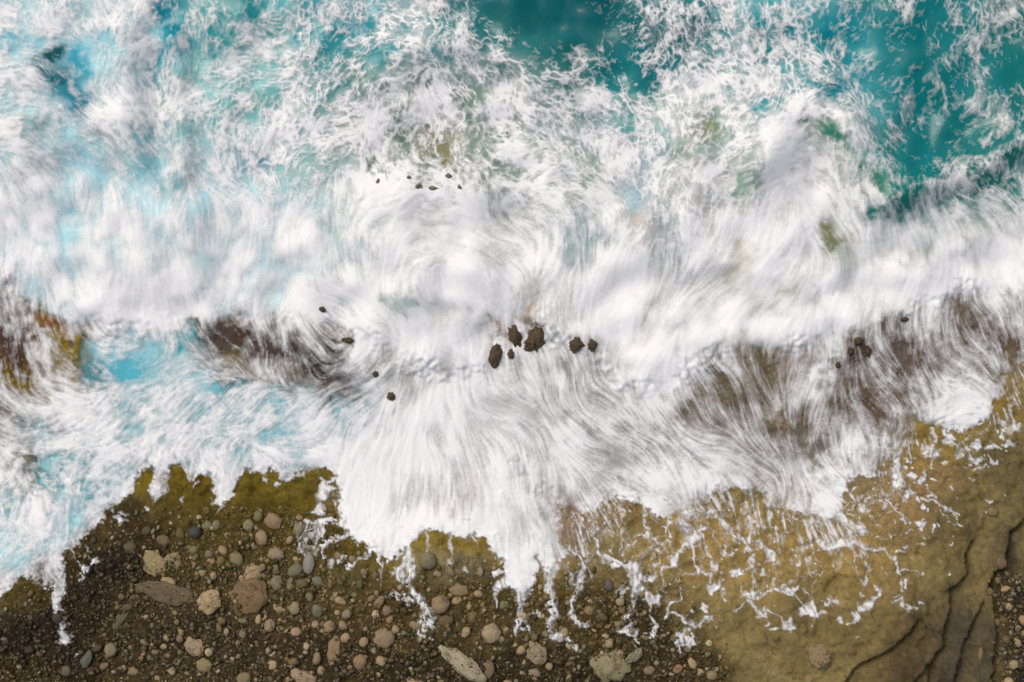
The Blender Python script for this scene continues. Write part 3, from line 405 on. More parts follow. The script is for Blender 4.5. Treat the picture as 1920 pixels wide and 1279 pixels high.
blob(1404,1112,12,9,.8,17,.6); string([(1384,1094),(1394,1112),(1404,1118)], [2,4,5], .7, 17); string([(1408,1086),(1404,1108)], [2,4], .7, 17); string([(1412,1116),(1438,1104),(1468,1094)], [5,3,4], .8, 17); blob(1470,1104,9,6,.8,17); string([(1398,1122),(1408,1134),(1430,1148)], [3,4,6], .75, 17); blob(1424,1146,11,9,.9,17,.5); string([(1430,1134),(1452,1154),(1466,1166)], [3,4,6], .6, 17); blob(1472,1166,16,12,.72,17,.6); blob(1446,1172,6,4,.75); blob(1434,1164,4,4,.75); string([(1394,1126),(1378,1134),(1372,1142)], [2,3,2], .7)
string([(1438,1104),(1458,1098),(1478,1108),(1492,1098)], [4,5,7,4], .85, 18, .5); string([(1486,1104),(1500,1128)], 1.6, .7, 19); string([(1500,1098),(1518,1120)], 1.6, .6, 19); blob(1516,1138,19,14,.88,19,.45); blob(1552,1124,14,9,.5,0,.9); blob(1546,1130,5,5,.7)
string([(1566,964),(1590,984),(1616,994)], [9,8,9], .92, 20, .5); string([(1585,986),(1588,1010)], [10,9], .8, 20, .7); string([(1590,1010),(1576,1014),(1552,1022),(1538,1018)], [8,6,8,4], .92, 20); string([(1590,1010),(1620,1025),(1648,1028),(1670,1046),(1678,1066),(1681,1098)], [8,6,4,3,4,1.6], .75, 20, .6); string([(1676,1064),(1700,1064),(1718,1069)], [3,1.6,1.4], .6); blob(1690,1088,4,6,.75); string([(1525,972),(1536,1004),(1546,1018)], [3,2,3], .75, 20); string([(1590,1016),(1602,1074),(1612,1090),(1617,1062)], [3,1.6,3,1.4], .65, 20); string([(1600,1012),(1608,1040),(1620,1062)], [8,5,2], .45, 20, .9)
string([(1632,1094),(1639,1108),(1626,1120),(1612,1131),(1602,1137)], [5,6,5,9,4], .88, 21, .5); string([(1599,1122),(1604,1134)], [2,4], .8, 21); blob(1595,1152,9,10,.85,21,.4); blob(1606,1110,8,5,.7,21,.8); blob(1565,1154,6,5,.8); string([(1592,1160),(1578,1163)], [3,2], .8, 21)
string([(1662,1108),(1676,1106)], 2.5, .7); string([(1664,1118),(1680,1118)], 4, .7); string([(1678,1122),(1692,1134)], [2,4], .7); blob(1694,1134,4,5,.8); blob(1715,1120,7,4,.75); blob(1703,1132,5,4,.55)
# clots at the head of the shelf
blob(1745,847,20,13,.72,22,.6); blob(1728,840,7,8,.6,22); string([(1740,808),(1752,822)], [5,3], .7); string([(1745,858),(1744,876)], [3,2], .7); blob(1778,822,13,9,.9,23,.4); string([(1770,812),(1782,834)], 5, .85, 23); string([(1680,850),(1676,880),(1682,905)], [9,9,11], .88, 24, .6); blob(1682,903,10,14,.92,24,.5); blob(1702,921,11,11,.88,25,.5); blob(1715,934,6,6,.92,25); blob(1727,949,5,6,.85); blob(1735,956,4,4,.85); blob(1705,891,10,7,.92,26); blob(1725,896,9,8,.9,26); string([(1732,886),(1724,900)], 4, .9, 26); string([(1734,908),(1744,922),(1754,932)], [3,2,4], .75); string([(1724,936),(1758,944),(1778,956),(1792,962)], [4,3,4,3], .8, 27); string([(1778,956),(1792,984)], [2,1.5], .7, 27); string([(1760,956),(1772,968)], 1.8, .7, 27); blob(1793,984,5,2,.7); blob(1720,984,10,7,.8,0,.5); blob(1615,952,13,11,.7,28,.6); string([(1618,936),(1626,930)], [3,3], .75,28); string([(1600,915),(1592,925),(1597,935)], [4,3,3], .8); blob(1652,950,6,8,.75); string([(1657,936),(1680,962),(1684,972),(1694,978)], [2,3,4,4], .75); blob(1646,938,4,5,.8); blob(1887,829,13,8,.85,29,.3); blob(1855,837,14,8,.8,30,.3); blob(1828,832,9,8,.8); blob(1831,861,12,9,.75,31,.5); blob(1800,857,10,5,.6); string([(1850,855),(1860,868),(1868,860)], [2,4,2], .75); string([(1822,881),(1836,880)], [2,3], .7); string([(1842,882),(1850,878)], 2.5, .7); blob(1898,800,12,11,.8,32,.5); blob(1880,790,14,8,.75,32,.6); blob(1877,816,6,7,.8); blob(1815,842,7,7,.6,0,.7); string([(1790,836),(1796,850),(1806,846)], [3,4,3], .65); blob(1707,872,3,3,.8); blob(1701,864,3,4,.8); blob(1694,875,2.5,2.5,.8)
string([(1812,900),(1826,896)], 1.8, .6); blob(1745,987,4,4,.85); blob(1756,982,3.5,3.5,.85); blob(1730,1000,4,3,.8); string([(1716,1018),(1726,1016)], 2.5, .7); blob(1774,1017,2,2,.8); blob(1639,1003,4,3,.8); blob(1680,999,4,3,.55); string([(1692,995),(1706,994)], 2.5, .7)
# flecks by the west gravel
string([(212,945),(219,966)], [5,2], .6, 0, .8); blob(233,973,11,11,.85,33,.4); string([(142,1025),(152,1048),(162,1058)], [3,2,3], .5); string([(165,1020),(176,1044)], [2,2], .4); blob(166,1063,9,9,.9,34); blob(185,1050,9,7,.92,35); blob(158,1078,4,4,.8); blob(346,934,7,7,.55); blob(523,908,6,7,.65); blob(497,900,3,4,.8); blob(570,891,4,4,.6); blob(281,952,4,3,.7); string([(372,900),(364,912)], [3,1.5], .7); string([(424,944),(410,960)], [4,1.2], .6); blob(154,1222,3,3,.8); blob(280,872,3,5,.7); blob(96,1098,5,4,.7); blob(648,858,3,3,.7)
# fine threads and specks left by the draining sheet
rr = np.random.default_rng(5)
for k in range(190):
    x = rr.uniform(1050, 1700); y0 = np.interp(x, [1050,1136,1250,1340,1420,1500,1580,1640,1700], [960,940,966,920,930,958,945,895,835])
    y = y0+rr.uniform(0, 150)*rr.random()**.6+4
    if rr.random() > np.interp(y-y0, [0, 80, 170], [1, .75, .25]): continue
    p = [(x, y)]; a = math.pi/2+rr.normal(0, .35)+(.25 if x > 1400 else 0)
    for q in range(int(rr.integers(2, 6))):
        a += rr.normal(0, .38); p.append((p[-1][0]+11*math.cos(a), p[-1][1]+11*math.sin(a)))
    string(p, [rr.uniform(1.0, 2.0)]*(len(p)-1)+[rr.uniform(1, 3.4)], rr.uniform(.2, .6))
for k in range(330):
    x = rr.uniform(1060, 1890); y0 = np.interp(x, [1050,1136,1250,1340,1420,1500,1580,1640,1700,1800,1890], [960,940,966,920,930,958,945,895,835,810,735])
    y = y0+abs(rr.normal(0, 95))+3
    if y > 1210: continue
    r = rr.uniform(.9, 2.3)+(rr.random() < .12)*2.2
    blob(x, y, r*rr.uniform(1, 1.6), r, rr.uniform(.5, .9))
# draining curtains below the swash edge
CUR = np.zeros(UU.shape, F)
for pts, r, v in [([(1045,960),(1075,990),(1100,1000)], 34, .6), ([(1130,950),(1150,985)], 26, .5), ([(1230,968),(1300,962)], 20, .4), ([(1330,935),(1360,960)], 26, .65), ([(1395,930),(1410,985)], 28, .62), ([(1450,960),(1460,1010)], 26, .55), ([(1500,968),(1500,1010)], 26, .42), ([(1535,970),(1545,1000)], 22, .5), ([(1590,985),(1605,1040)], 24, .45), ([(1470,1050),(1480,1085)], 22, .30), ([(1405,1050),(1410,1090)], 18, .28), ([(1700,815),(1680,850)], 22, .4), ([(1650,880),(1670,900)], 14,.35), ([(1900,760),(1860,800),(1820,830)], 26, .28), ([(1740,830),(1700,840)], 18, .25), ([(1920,700),(1900,740)], 30, .4)]:
    paint(CUR, pts, r, v, .95)
G_CUR = gaussianise(.8*std(lic(noise(6, 91), TH0.astype(F), 15))+.5*std(lic(noise(13, 92), TH0.astype(F), 18))+.35*noise(12, 93))
a = .66*cover(G_CUR, CUR*.66, 1.3)*smooth(.04, .2, CUR)*(1-INSIDE)
FSH = np.maximum(FSH, a.astype(F))
FOAM = np.where(INSIDE >= .5, np.maximum(FA, FSH*.9), np.maximum(FA, FSH)).astype(F)
PID = np.where(INSIDE >= .5, -1, PID)
# === MAPS END ===
# ---------------------------------------------------------------- relief
def X2(u): return (u-960.0)/80.0
def Y2(v): return (639.5-v)/80.0
LEDGES = [  # (path, drop in m, reach of the drop in plan units); the low side is on the right hand of the path
    ([(1722,1146),(1692,1177),(1657,1210),(1625,1227),(1595,1245),(1575,1279),(1560,1330)], -.20, 50),
    ([(1838,985),(1810,1032),(1800,1060),(1803,1077),(1772,1100),(1765,1150),(1752,1205),(1735,1230),(1727,1280),(1725,1340)], -.26, 60),
    ([(1845,1105),(1815,1160),(1797,1192),(1790,1230),(1781,1262),(1776,1330)], -.22, 60),
    ([(1725,1118),(1728,1155),(1720,1185),(1697,1202)], -.07, 26),
    ([(1960,950),(1918,968),(1893,1000),(1885,1032),(1868,1066),(1853,1092),(1858,1150),(1856,1210),(1850,1260),(1846,1330)], -.30, 120),
    ([(1735,1230),(1715,1252),(1692,1274),(1670,1330)], -.12, 30),
    ([(1834,884),(1837,915),(1846,942)], .10, 30), ([(1863,940),(1861,970)], -.07, 20), ([(1843,960),(1840,995)], -.07, 26),
    ([(1697,1026),(1700,1060),(1703,1084)], -.06, 22), ([(1549,1213),(1545,1240),(1530,1264),(1508,1272)], -.06, 30), ([(1720,1020),(1715,1026),(1700,1034)], -.04, 20),
    ([(1660,960),(1650,975),(1648,990)], -.04, 18), ([(1560,1065),(1553,1085),(1540,1105)], -.05, 26), ([(1880,870),(1850,890),(1840,893)], -.04, 24)]
LAND = 1-WET
SURFZ = .62*smooth(820, 1330, VV)+.10*noise(420, 101)*smooth(700, 1000, VV)
SURFZ = SURFZ+.10*smooth(560, 760, VV)*smooth(1150, 1350, UU)
LZ = np.zeros(UU.shape, F); DRY = smooth(640, 900, VV)
for pts, dp, R in LEDGES:
    sl = window(pts, R*3+20); X = (UU+1.5*W3+1.6*W1)[sl]; Y = (VV+1.5*W4+1.6*W2)[sl]
    best = np.full(X.shape, 1e9, F); sg = np.zeros(X.shape, F); tt = np.zeros(X.shape, F); n = len(pts)-1
    for k in range(n):
        ax, ay = pts[k]; bx, by = pts[k+1]; dx, dy = bx-ax, by-ay; l = math.hypot(dx, dy)
        t = np.clip(((X-ax)*dx+(Y-ay)*dy)/(l*l), 0, 1); dd = np.hypot(X-ax-t*dx, Y-ay-t*dy); m = dd < best
        best = np.where(m, dd, best); sg = np.where(m, ((X-ax)*dy-(Y-ay)*dx)/l, sg); tt = np.where(m, (k+t)/n, tt)
    s = best*np.sign(sg)                      # positive: left of travel in plan = east of a southward path
    fade = smooth(0, .12, tt)*(1-smooth(.9, 1.0, tt)*(pts[-1][1] < 1300)); low = s if dp < 0 else -s
    LZ[sl] -= 1.15*abs(dp)*fade*smooth(-1.5, 4, low)*np.exp(-np.maximum(low, 0)/R)
    LZ[sl] -= abs(dp)*.6*fade*np.exp(-((low-2.5)/3.0)**2)
CRK = ridge(110, 111, 2.0)*smooth(.1, .9, noise(150, 114)); CRK2 = ridge(60, 115, 1.5)*smooth(.3, 1.0, noise(90, 117))
SLAB = DRY*(1-GRAV)
LZ = LZ-.07*CRK*SLAB-.04*CRK2*SLAB
CRUM = np.abs(noise(70, 125)+.5*noise(28, 126))+.5*np.abs(noise(24, 127))
LZ = LZ+DRY*(.030*fbm(24, 200, 121, 1.0)+.012*fbm(8, 50, 122, .7))+SLAB*.016*(CRUM-1)+GRAV*(.020*fbm(6, 30, 123, .4))
LZ = LZ+.025*LAND*(1-DRY)*fbm(20, 160, 124, 1.0)
SURFZ = SURFZ+LZ
GZ = SURFZ-np.maximum(WET-FILM*.9, 0)*.7-.03*smooth(0, .2, WET)                             # the bed
# water surface: swell and the standing shapes of the surf
SWELL = .07*noise(260, 131)+.03*noise(90, 132)
for pts, r, h in [([(1430,300),(1470,225),(1520,205),(1580,250),(1640,320)], 60, .55), ([(1640,390),(1720,352),(1810,325),(1880,280),(1940,255)], 40, .38), ([(700,470),(690,400),(780,345),(900,350)], 70, .3), ([(760,560),(820,500),(920,520)], 50, .35), ([(290,100),(300,330)], 26, -.16), ([(330,80),(345,330)], 24, .22), ([(240,60),(250,300)], 40, .18), ([(760,110),(860,75),(980,130),(1080,200)], 44, .28)]:
    b = np.zeros(UU.shape, F); paint(b, pts, r, 1.0, warp=False); SWELL = SWELL+.8*h*b
BORE = SURF*smooth(300, 520, VV)              # the deep white bore standing above the shelf
LUMP = std(blur(p1, 12))+.3*h3
RELIEF = SURF*.014*(LUMP+2)+MIST*.020*(blur(BIL, 5)+1.5)+blur(BORE, 30)*(.10+.05*noise(110, 141))
WZ = np.maximum(SURFZ, 0)+1.25*SWELL*SURF+RELIEF+.02
FTH = .010+(.012+.020*(1-INSIDE))*FOAM
_k = blur(INSIDE, 14)
_b = np.maximum(SURFZ, 0)
FZ = (WZ-_b+np.maximum(blur(_b, 18)+.05, _b+.004))*_k+(SURFZ+.006)*(1-_k)+FTH
FZ = FZ+SURF*(.0035*h2+.0012*h1)*FOAM
FZ = FZ+(1-SURF)*INSIDE*FOAM*(.007*p1+.003*h2+.0012*h1)+.002*G_LACE*LACE*FOAM
FZ = FZ+(1-INSIDE)*FOAM*(.008*G_CUR)

FZ = np.maximum(FZ, np.where(WET > .02, WZ+.02, SURFZ+.008)).astype(F)

# ---------------------------------------------------------------- sheets
def axis(lo, hi, n, stride, ext):
    idx = list(range(0, n, stride)); c = [lo+SU*i for i in idx]
    m = [min(n-1, int(40*(k+1))) for k in range(len(ext))]
    return ([lo-e for e in ext[::-1]]+c+[c[-1]+e for e in ext], m[::-1]+idx+[n-1-q for q in m])
def sheet(name, stride, Z, attrs, keep, mat, ext=(60, 160, 400, 1000, 2600, 6000)):
    xs, xi = axis(U0, U1, NX, stride, ext); ys, yi = axis(V0, V1, NY, stride, ext)
    ix = np.ix_(yi, xi); nx, ny = len(xs), len(ys)
    Xg, Yg = np.meshgrid(X2(np.array(xs)), Y2(np.array(ys)))
    co = np.stack([Xg, Yg, Z[ix]], -1).reshape(-1, 3)
    a = (np.arange(ny-1)[:, None]*nx+np.arange(nx-1)[None]).ravel()
    q = np.stack([a, a+nx, a+nx+1, a+1], 1)
    if keep is not None: q = q[keep[ix].ravel()[q].any(1)]
    return mesh_from(name, co, q, {k: v[ix].reshape(nx*ny, -1) for k, v in attrs.items()}, mat)
def mesh_from(name, co, q, attrs, mat):
    used = np.unique(q); remap = np.full(len(co), -1, np.int64); remap[used] = np.arange(len(used)); q = remap[q]
    me = bpy.data.meshes.new(name); me.vertices.add(len(used)); me.vertices.foreach_set('co', co[used].astype(F).ravel())
    me.loops.add(q.size); me.loops.foreach_set('vertex_index', q.astype(np.int32).ravel())
    me.polygons.add(len(q)); me.polygons.foreach_set('loop_start', np.arange(0, q.size, q.shape[1], dtype=np.int32))
    me.polygons.foreach_set('use_smooth', np.ones(len(q), bool))
    for k, v in attrs.items():
        v = v[used]
        if v.shape[1] == 1:
            at = me.attributes.new(k, 'FLOAT', 'POINT'); at.data.foreach_set('value', v.astype(F).ravel())
        else:
            at = me.attributes.new(k, 'FLOAT_COLOR', 'POINT'); at.data.foreach_set('color', np.concatenate([v, np.ones((len(v), 1))], 1).astype(F).ravel())
    me.update(); me.validate(); me.materials.append(mat)
    o = bpy.data.objects.new(name, me); COL.objects.link(o); return o

# ---------------------------------------------------------------- materials
class NT:
    def __init__(s, name):
        s.m = bpy.data.materials.new(name); s.m.use_nodes = True; s.t = s.m.node_tree; s.t.nodes.clear(); s.out = s.n('ShaderNodeOutputMaterial')
    def n(s, t, **kw):
        x = s.t.nodes.new(t)
        for k, v in kw.items(): setattr(x, k, v)
        return x
    def l(s, a, b): s.t.links.new(a, b)
    def val(s, sock, v):
        if hasattr(v, 'is_linked'): s.l(v, sock)
        else: sock.default_value = v
    def attr(s, name): return s.n('ShaderNodeAttribute', attribute_name=name)
    def math(s, op, a, b=0.0, c=None, clamp=False):
        x = s.n('ShaderNodeMath', operation=op, use_clamp=clamp); s.val(x.inputs[0], a); s.val(x.inputs[1], b)
        if c is not None: s.val(x.inputs[2], c)
        return x.outputs[0]
    def noise(s, vec, scale, detail=3.0, rough=.55):
        x = s.n('ShaderNodeTexNoise'); s.l(vec, x.inputs['Vector']); x.inputs['Scale'].default_value = scale; x.inputs['Detail'].default_value = detail; x.inputs['Roughness'].default_value = rough
        return x.outputs['Fac']
    def rng(s, v, a, b, c, d):
        x = s.n('ShaderNodeMapRange'); s.val(x.inputs[0], v)
        for k, q in zip((1, 2, 3, 4), (a, b, c, d)): x.inputs[k].default_value = q
        return x.outputs[0]
    def mix(s, fac, a, b, mode='MIX'):
        x = s.n('ShaderNodeMix', data_type='RGBA', blend_type=mode); s.val(x.inputs[0], fac); s.val(x.inputs[6], a); s.val(x.inputs[7], b); return x.outputs[2]
    def bump(s, h, strength, dist):
        x = s.n('ShaderNodeBump'); x.inputs['Strength'].default_value = strength; x.inputs['Distance'].default_value = dist; s.l(h, x.inputs['Height']); return x.outputs[0]
    def pbsdf(s, col, rough, spec=.5, normal=None):
        p = s.n('ShaderNodeBsdfPrincipled'); s.val(p.inputs['Base Color'], col); s.val(p.inputs['Roughness'], rough); p.inputs['Specular IOR Level'].default_value = spec
        if normal is not None: s.l(normal, p.inputs['Normal'])
        return p.outputs[0]
    def veil(s, fac, sh):
        t = s.n('ShaderNodeBsdfTransparent'); m = s.n('ShaderNodeMixShader'); s.val(m.inputs[0], fac); s.l(t.outputs[0], m.inputs[1]); s.l(sh, m.inputs[2]); return m.outputs[0]
def m_foam():
    t = NT('sea_foam'); g = t.n('ShaderNodeTexCoord').outputs['Object']
    a = t.attr('foam').outputs['Fac']
    f1 = t.noise(g, 16, 4, .65); f2 = t.noise(g, 45, 3, .6)
    k = t.math('ADD', t.rng(f1, .25, .75, -.5, .5), t.rng(f2, .25, .75, -.35, .35))
    e = t.math('MULTIPLY', t.math('MULTIPLY', a, t.math('SUBTRACT', 1.0, a)), .8)
    fa = t.math('MULTIPLY_ADD', k, e, a, clamp=True)
    nb = t.bump(t.math('ADD', f1, t.math('MULTIPLY', f2, .4)), .5, .012)
    c = t.mix(t.rng(f1, .3, .7, 0, 1), (.77, .785, .77, 1), (.83, .828, .80, 1))
    t.l(t.veil(fa, t.pbsdf(c, .8, .25, nb)), t.out.inputs[0]); return t.m
def m_water():
    t = NT('sea_water'); g = t.n('ShaderNodeTexCoord').outputs['Object']
    c = t.attr('tint').outputs['Color']; wa = t.attr('wet').outputs['Fac']
    n1 = t.noise(g, 1.2, 4, .6); n2 = t.noise(g, 5, 4, .6)
    c = t.mix(1.0, c, t.mix(t.rng(n1, .3, .7, 0, 1), (.86, .86, .86, 1), (1.12, 1.12, 1.12, 1)), 'MULTIPLY')
    nb = t.bump(t.math('ADD', n2, t.math('MULTIPLY', n1, 1.5)), .22, .04)
    t.l(t.veil(wa, t.pbsdf(c, .14, .22, nb)), t.out.inputs[0]); return t.m
def m_ground():
    t = NT('shore_rock'); g = t.n('ShaderNodeTexCoord').outputs['Object']
    c = t.attr('tint').outputs['Color']; gr = t.attr('gravel').outputs['Fac']
    n1 = t.noise(g, 1.6, 6, .62); n2 = t.noise(g, 9, 5, .68); n3 = t.noise(g, 40, 3, .7)
    v = t.n('ShaderNodeTexVoronoi', feature='F1'); v.inputs['Scale'].default_value = 11; v.inputs['Randomness'].default_value = 1; t.l(g, v.inputs['Vector'])
    sc = t.n('ShaderNodeSeparateColor'); t.l(v.outputs['Color'], sc.inputs[0])
    sp = t.math('MULTIPLY', t.rng(v.outputs['Distance'], .2, .5, 1, 0), t.rng(sc.outputs[0], .55, .95, 0, 1))
    br = t.math('MULTIPLY', t.rng(n1, .3, .7, .74, 1.24), t.math('MULTIPLY', t.rng(n2, .28, .72, .70, 1.30), t.rng(n3, .3, .7, .80, 1.2)))
    br = t.math('MULTIPLY', br, t.math('ADD', 1.0, t.math('MULTIPLY', gr, t.rng(n2, .3, .7, -.35, .35))))
    c = t.mix(1.0, c, br, 'MULTIPLY')
    warm = t.mix(t.rng(n2, .42, .68, 0, .35), c, (.10, .052, .014, 1))
    c = t.mix(t.math('MULTIPLY', gr, .55), c, warm)
    c = t.mix(t.math('MULTIPLY', t.math('MULTIPLY', sp, gr), .45), c, (.28, .20, .13, 1))
    h = t.math('ADD', t.math('MULTIPLY', n2, 1.0), t.math('ADD', t.math('MULTIPLY', n3, .30), t.math('MULTIPLY', sp, .35)))
    t.l(t.pbsdf(c, t.rng(n2, .3, .7, .5, .8), .15, t.bump(h, 1.0, .06)), t.out.inputs[0]); return t.m
def m_stone(name, pitted):
    t = NT(name); g = t.n('ShaderNodeTexCoord').outputs['Object']; oi = t.n('ShaderNodeObjectInfo')
    va = t.n('ShaderNodeVectorMath', operation='ADD'); t.l(g, va.inputs[0]); 
    mu = t.n('ShaderNodeVectorMath', operation='SCALE'); t.l(oi.outputs['Location'], mu.inputs[0]); mu.inputs['Scale'].default_value = 3.7; t.l(mu.outputs[0], va.inputs[1])
    p = va.outputs[0]
    n1 = t.noise(p, 1.1, 5, .6); n2 = t.noise(p, 4.5, 6, .75)
    c = t.mix(1.0, oi.outputs['Color'], t.math('MULTIPLY', t.rng(n1, .28, .72, .66, 1.25), t.rng(n2, .3, .7, .62, 1.3)), 'MULTIPLY')
    c = t.mix(t.rng(n2, .50 if pitted else .56, .62, 0, .75), c, (.19, .125, .045, 1) if pitted else (.05, .034, .014, 1))
    if pitted: c = t.mix(t.rng(n2, .36, .46, .8, 0), c, (.018, .013, .008, 1))
    st = t.rng(n1, .50, .66, 0, .65 if pitted else .8)
    c = t.mix(st, c, (.060, .042, .016, 1) if pitted else (.070, .054, .018, 1))
    t.l(t.pbsdf(c, .55 if not pitted else .28, .4, t.bump(t.math('ADD', n2, n1), .7, .06 if pitted else .03)), t.out.inputs[0]); return t.m
M_FOAM, M_WATER, M_GROUND = m_foam(), m_water(), m_ground()
M_STONE, M_ROCK = m_stone('beach_stone', False), m_stone('reef_rock', True)
def tag(o, label=None, cat=None, group=None, kind=None):
    for k, v in (('label', label), ('category', cat), ('group', group), ('kind', kind)):
        if v: o[k] = v
    return o

# ---------------------------------------------------------------- the setting
ground = tag(sheet('ground', 2, GZ, {'tint': LCOL, 'gravel': GRAV}, None, M_GROUND), kind='structure')
water = tag(sheet('water', 3, WZ, {'tint': WCOL, 'wet': WET}, WET > .03, M_WATER), kind='structure')
FK = FOAM > .09
# ---------------------------------------------------------------- foam patches stranded on the shore, each a thing of its own
PATCH = {1: 'chain of white foam clumps hanging beside the deep foam tongue above the cobbles', 2: 'half-clear lobe of foam draped over a boulder beside the chain of clumps',
 3: 'small foam drop with a thin thread back to the deep foam tongue', 4: 'braided foam string running down past the round tan cobble to the pale boulder', 5: 'small hooked foam dribble beside the thick rounded tongue',
 6: 'foam tail dripping from the tip of the thick rounded tongue', 7: 'long kinked foam string beside the thick tongue, turning sideways at its end', 8: 'thin foam string ending in a sideways smear near the dark grey cobble',
 9: 'forked web of foam where gravel meets the olive shelf, clover clump at its head', 10: 'square foam clot with a drip, on dark gravel below the forked web', 11: 'fan of foam threads spreading from a white knot on the olive shelf',
 12: 'little star-shaped foam clot below the fan of threads', 13: 'looped foam curtain edge with thick lower rim on the olive shelf', 14: 'single comma-shaped foam clot beneath the looped curtain',
 15: 'zigzag foam thread with beads at the border of gravel and shelf', 16: 'bell-shaped translucent foam clot at the corner of the gravel', 17: 'spider-like foam knot with trailing arms low on the olive shelf',
 18: 'wavy foam rim with frayed edge between the spider knot and the curtain', 19: 'fist-sized foam clot hanging on two thin threads', 20: 'foam scarf with white rim sweeping out over the cracked shelf',
 21: 'hook-shaped foam clot with a separate drop under it', 22: 'flat star of stale foam just below the round foam lobe', 23: 'white arrow-shaped foam clot at the tip of the round foam lobe',
 24: 'drooping foam finger on the bare shelf beside the swash corner', 25: 'foam ring trailing a bead on the bare shelf', 26: 'pair of small winged foam clots beside the drooping finger',
 27: 'crooked foam thread running out towards the cracked ledge', 28: 'furry foam spot next to the swash corner', 29: 'oval foam clot, uppermost of the loose ones by the ledge', 30: 'lens-shaped foam clot between the oval one and the ragged one',
 31: 'ragged foam clot nearest the curved crack', 32: 'lumpy foam pair under the foam lobe at the far end of the shelf', 33: 'round foam puff on dark rock below the swash corner by the gravel', 34: 'foam puff on a thread, beside the narrow dripping tongue', 35: 'foam puff above the threaded one by the narrow dripping tongue'}
def main_piece(k):                           # the largest connected piece; the crumbs round it belong to the loose foam
    left = set(zip(*np.nonzero(k))); best = []
    while left:
        st = [left.pop()]; cur = []
        while st:
            j, i = st.pop(); cur.append((j, i))
            for dj in (-1, 0, 1):
                for di in (-1, 0, 1):
                    q = (j+dj, i+di)
                    if q in left: left.remove(q); st.append(q)
        if len(cur) > len(best): best = cur
    out = np.zeros_like(k); a = np.array(best); out[a[:, 0], a[:, 1]] = True; PID[k & ~out] = 0
    return out
for pid, lab in PATCH.items():
    k = FK & (PID == pid)
    if k.sum() < 12: continue
    k = main_piece(k)
    o = sheet('foam_patch', 1, FZ, {'foam': FOAM}, k, M_FOAM, ())
    tag(o, lab, 'foam patch', 'foam stranded on the shore')

foam = tag(sheet('sea_foam', 1, FZ, {'foam': FOAM}, FK & (PID <= 0), M_FOAM), 'white sea foam of the broken wave spread over water and rock', 'foam', kind='stuff')

# ---------------------------------------------------------------- stones
def hz(A, u, v): return float(A[int(np.clip((v-V0)/SU, 0, NY-1)), int(np.clip((u-U0)/SU, 0, NX-1))])
_ICO = {}
def ico(n):
    if n not in _ICO:
        bm = bmesh.new(); bmesh.ops.create_icosphere(bm, subdivisions=n, radius=1.0); bm.verts.ensure_lookup_table()
        _ICO[n] = ([v.co.copy() for v in bm.verts], [[v.index for v in f.verts] for f in bm.faces]); bm.free()
    return _ICO[n]
def stone_mesh(name, seed, n, lobe, flat, rough, mat):
    vs_, fs = ico(n); out = []; o1 = Vector((seed*3.17, seed*1.31, seed*.77))
    for p in vs_:
        q = Vector((p.x, p.y, 0)); a = mnoise.noise(q*1.15+o1)*1.6+.6*mnoise.noise(q*2.6+o1)
        r = 1+lobe*a+rough*mnoise.fractal(p*(3.2 if rough > .25 else 2.4)+o1, .9, 2.0, 4)
        z = math.copysign(abs(p.z)**flat, p.z)
        out.append((p.x*r, p.y*r, z*(1+.5*rough*mnoise.noise(p*2+o1))))
    me = bpy.data.meshes.new(name); me.from_pydata(out, [], fs); me.polygons.foreach_set('use_smooth', [True]*len(fs)); me.materials.append(mat); return me
def place(name, me, u, v, rx, ry, rz, rot, col, z, sink):
    o = bpy.data.objects.new(name, me); COL.objects.link(o)
    o.location = (X2(u), Y2(v), z+rz*(1-2*sink)); o.scale = (rx, ry, rz); o.rotation_euler = (0, 0, rot)
    c = lin(col)*.92; o.color = (c[0], c[1], c[2], 1); return o
TAN, PALE, GRN, GRY, OLV, DK = (172, 148, 108), (184, 166, 130), (128, 124, 84), (122, 118, 96), (122, 106, 62), (74, 66, 54)
